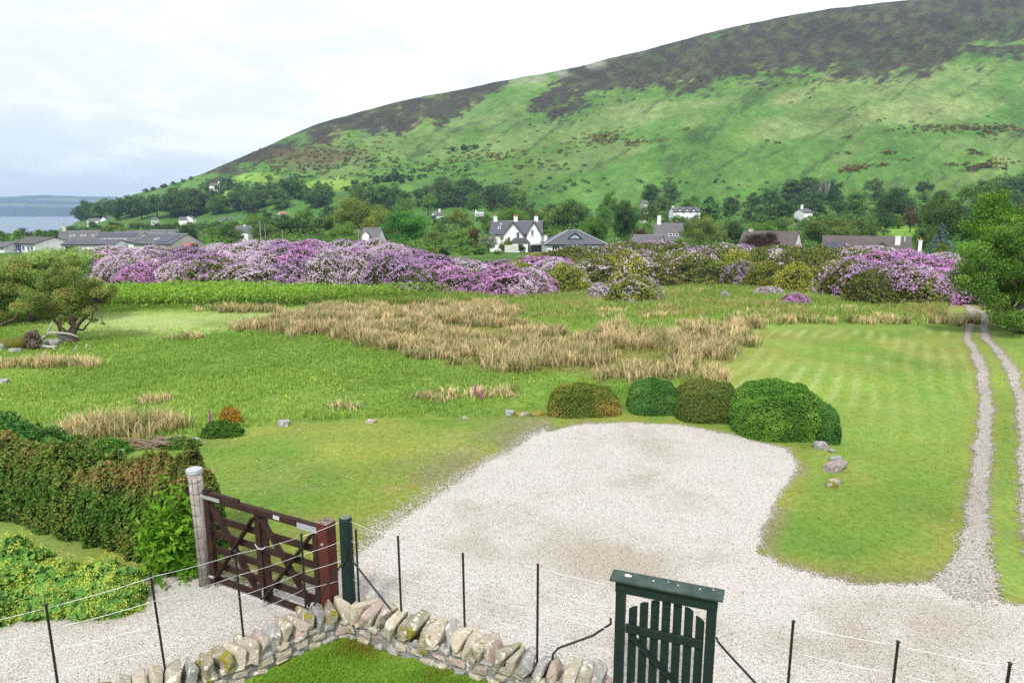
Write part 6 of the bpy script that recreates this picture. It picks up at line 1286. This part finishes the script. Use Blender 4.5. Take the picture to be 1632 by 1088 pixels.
# low woodland filling between the trees: one mass
def in_field(px, py): return 1390 < px < 1515 and 352 < py < 388
wm = {'dark': [[], []], 'fresh': [[], []]}; r_ = np.random.default_rng(77); cnt = 0
NOH = [(0, 330, 200), (770, 975, 172), (1000, 1090, 172), (1175, 1285, 165), (1310, 1470, 150), (372, 408, 222), (572, 616, 178)]
while cnt < 1500:
    Y = r_.uniform(125, 470) if cnt % 3 else r_.uniform(125, 240); px = r_.uniform(-10, 1650); x = UY(px, 350, Y)[0]; z = h1(x, Y); q_, py = proj(np.array([x]), np.array([Y]), np.array([z])); py = float(py[0])
    cnt += 1
    if in_field(px, py) or any(a < px < b and Y < yy for a, b, yy in NOH): continue
    if px < 120 and Y > 260: continue
    hh = r_.uniform(2.0, 4.5) * (1 if Y > 200 else .75); rx = hh * r_.uniform(.9, 1.5); tp = UY(px, 0, Y)
    top_py = proj(np.array([x]), np.array([Y]), np.array([z + hh]))[1][0]
    bad = any(a - 7 < px < b + 7 and top_py < yb and Y < Yh for a, b, yb, Yh in protect)
    if bad: continue
    if any(a - 8 < px < b + 8 and Y < yy + 12 for a, b, yy in NOH): hh *= .7
    lf = .0022 * Y + .1; k = int(min(300, 5.5 * rx * hh / lf ** 2 * .35)); d = r_.normal(size=(k, 3)); d /= np.linalg.norm(d, axis=1, keepdims=True); d *= 1 + .2 * fbm(d[:, 0] * 3 + cnt, d[:, 2] * 3 + d[:, 1] * 2, 5)[:, None] * 2 - .2; q = d * [rx, rx, hh]; q[:, 2] = np.abs(q[:, 2]); key = 'fresh' if r_.random() < .45 else 'dark'
    V, Fc, v4 = leafcloud(q + [x, Y, z], d + [0, 0, .4], lf, r_, v=np.clip(r_.random() * .6 + .2 + r_.normal(size=k) * .2, 0, 1), jit=.6); wm[key][0].append(V); wm[key][1].append(v4)
for key, lab in (('dark', 'dark low woodland and thicket filling between the trees of the valley'), ('fresh', 'lighter green scrub and bushes filling between the trees of the valley')):
    V = np.concatenate(wm[key][0]); v4 = np.concatenate(wm[key][1]); link('woodland', mesh_np('woodland', V, np.arange(len(V)).reshape(-1, 4), TM['mid' if key == 'dark' else 'fresh'], {'v': v4}), kind='stuff', label=lab, cat='woodland')

# ---------------------------------------------------------------- poles and the cable
m_pole = mat('weathered_pole', (.30, .29, .27), .9, 6)
def pole(px, top, base, Y, r, label, arms=0, cat='utility pole'):
    x, _, z1 = UY(px, top, Y); z0 = min(UY(px, base, Y)[2], h1(x, Y)); t = thing('utility_pole', label, cat, (x, Y, z0)); a = MB(); a.tube([(0, 0, -.2), (0, 0, z1 - z0)], [r, r * .75], 8); a.obj('pole', m_pole, t)
    for k in range(arms): a = MB(); a.box((0, -.02, z1 - z0 - .35 - k * .5), (1.9, .1, .1)); [a.tube([(q, 0, z1 - z0 - .3 - k * .5), (q, 0, z1 - z0 - .1 - k * .5)], .04, 6) for q in (-.85, -.3, .3, .85)]; a.obj('crossarm', m_pole, t)
    return (x, Y, z1)
pole(237, 382, 425, 85, .09, 'grey pole with cross arm standing in the violet rhododendrons', 1)
pole(414, 352, 378, 160, .14, 'tall pale pole right of the lone white cottage'); pole(422, 358, 376, 165, .11, 'shorter pale pole just right of the tall one by the cottage'); pole(450, 366, 384, 150, .12, 'dark utility pole at the rhododendron crest')
pole(224, 361, 372, 190, .1, 'thin pole behind the white buildings'); pole(571, 364, 390, 150, .12, 'utility pole with cross arms left of grey slate cottage', 2)
pole(937, 246, 262, 560, .3, 'pale pole on the hill above the hipped bungalow'); pole(1516, 213, 228, 520, .3, 'pale pole beside the gorse on the right hillside'); pole(1531, 284, 296, 300, .22, 'grey pole top above the olive tree at right'); pole(1097, 252, 264, 560, .26, 'pale pole alone on the mid hillside'); pole(1288, 228, 240, 560, .24, 'thin pale pole high on the hillside right of centre')
a = MB(); p0 = Vector(W3(1300, 342, 130)); p1 = Vector(W3(1680, 322, 70)); a.tube([p0.lerp(p1, k / 12) - Vector((0, 0, .5 * math.sin(math.pi * k / 12))) for k in range(13)], .035, 5); a.obj('overhead_cable', mat('dark_cable', (.10, .11, .12), .6), label='dark overhead cable crossing in front of the right hand trees', cat='cable')
# low garden wall by the white house, lane to the right houses
x, y = UY(815, 404, 132)[:2]; a = MB(); a.box((0, 0, 0), (2.6, .4, 1.4)); a.obj('garden_wall', m_greyw, label='short grey garden wall left of the conical bush by white house', cat='wall', loc=(x, 132, h1(x, 132) + .9))

# ---------------------------------------------------------------- haze: one closed box of even air
a = MB(); a.box((-2000, 3400, 160), (16400, 9200, 420)); hz = a.mesh('haze', m_ground); hz.materials.clear()
m_h = bpy.data.materials.new('air'); m_h.use_nodes = True; t_ = m_h.node_tree; t_.nodes.clear(); o_ = t_.nodes.new('ShaderNodeOutputMaterial'); pv = t_.nodes.new('ShaderNodeVolumePrincipled')
pv.inputs['Color'].default_value = (.45, .68, 1, 1); pv.inputs['Density'].default_value = .00013; t_.links.new(pv.outputs[0], o_.inputs['Volume']); hz.materials.append(m_h)
link('haze', hz, kind='stuff', label='thin bluish air haze over the whole valley', cat='haze')
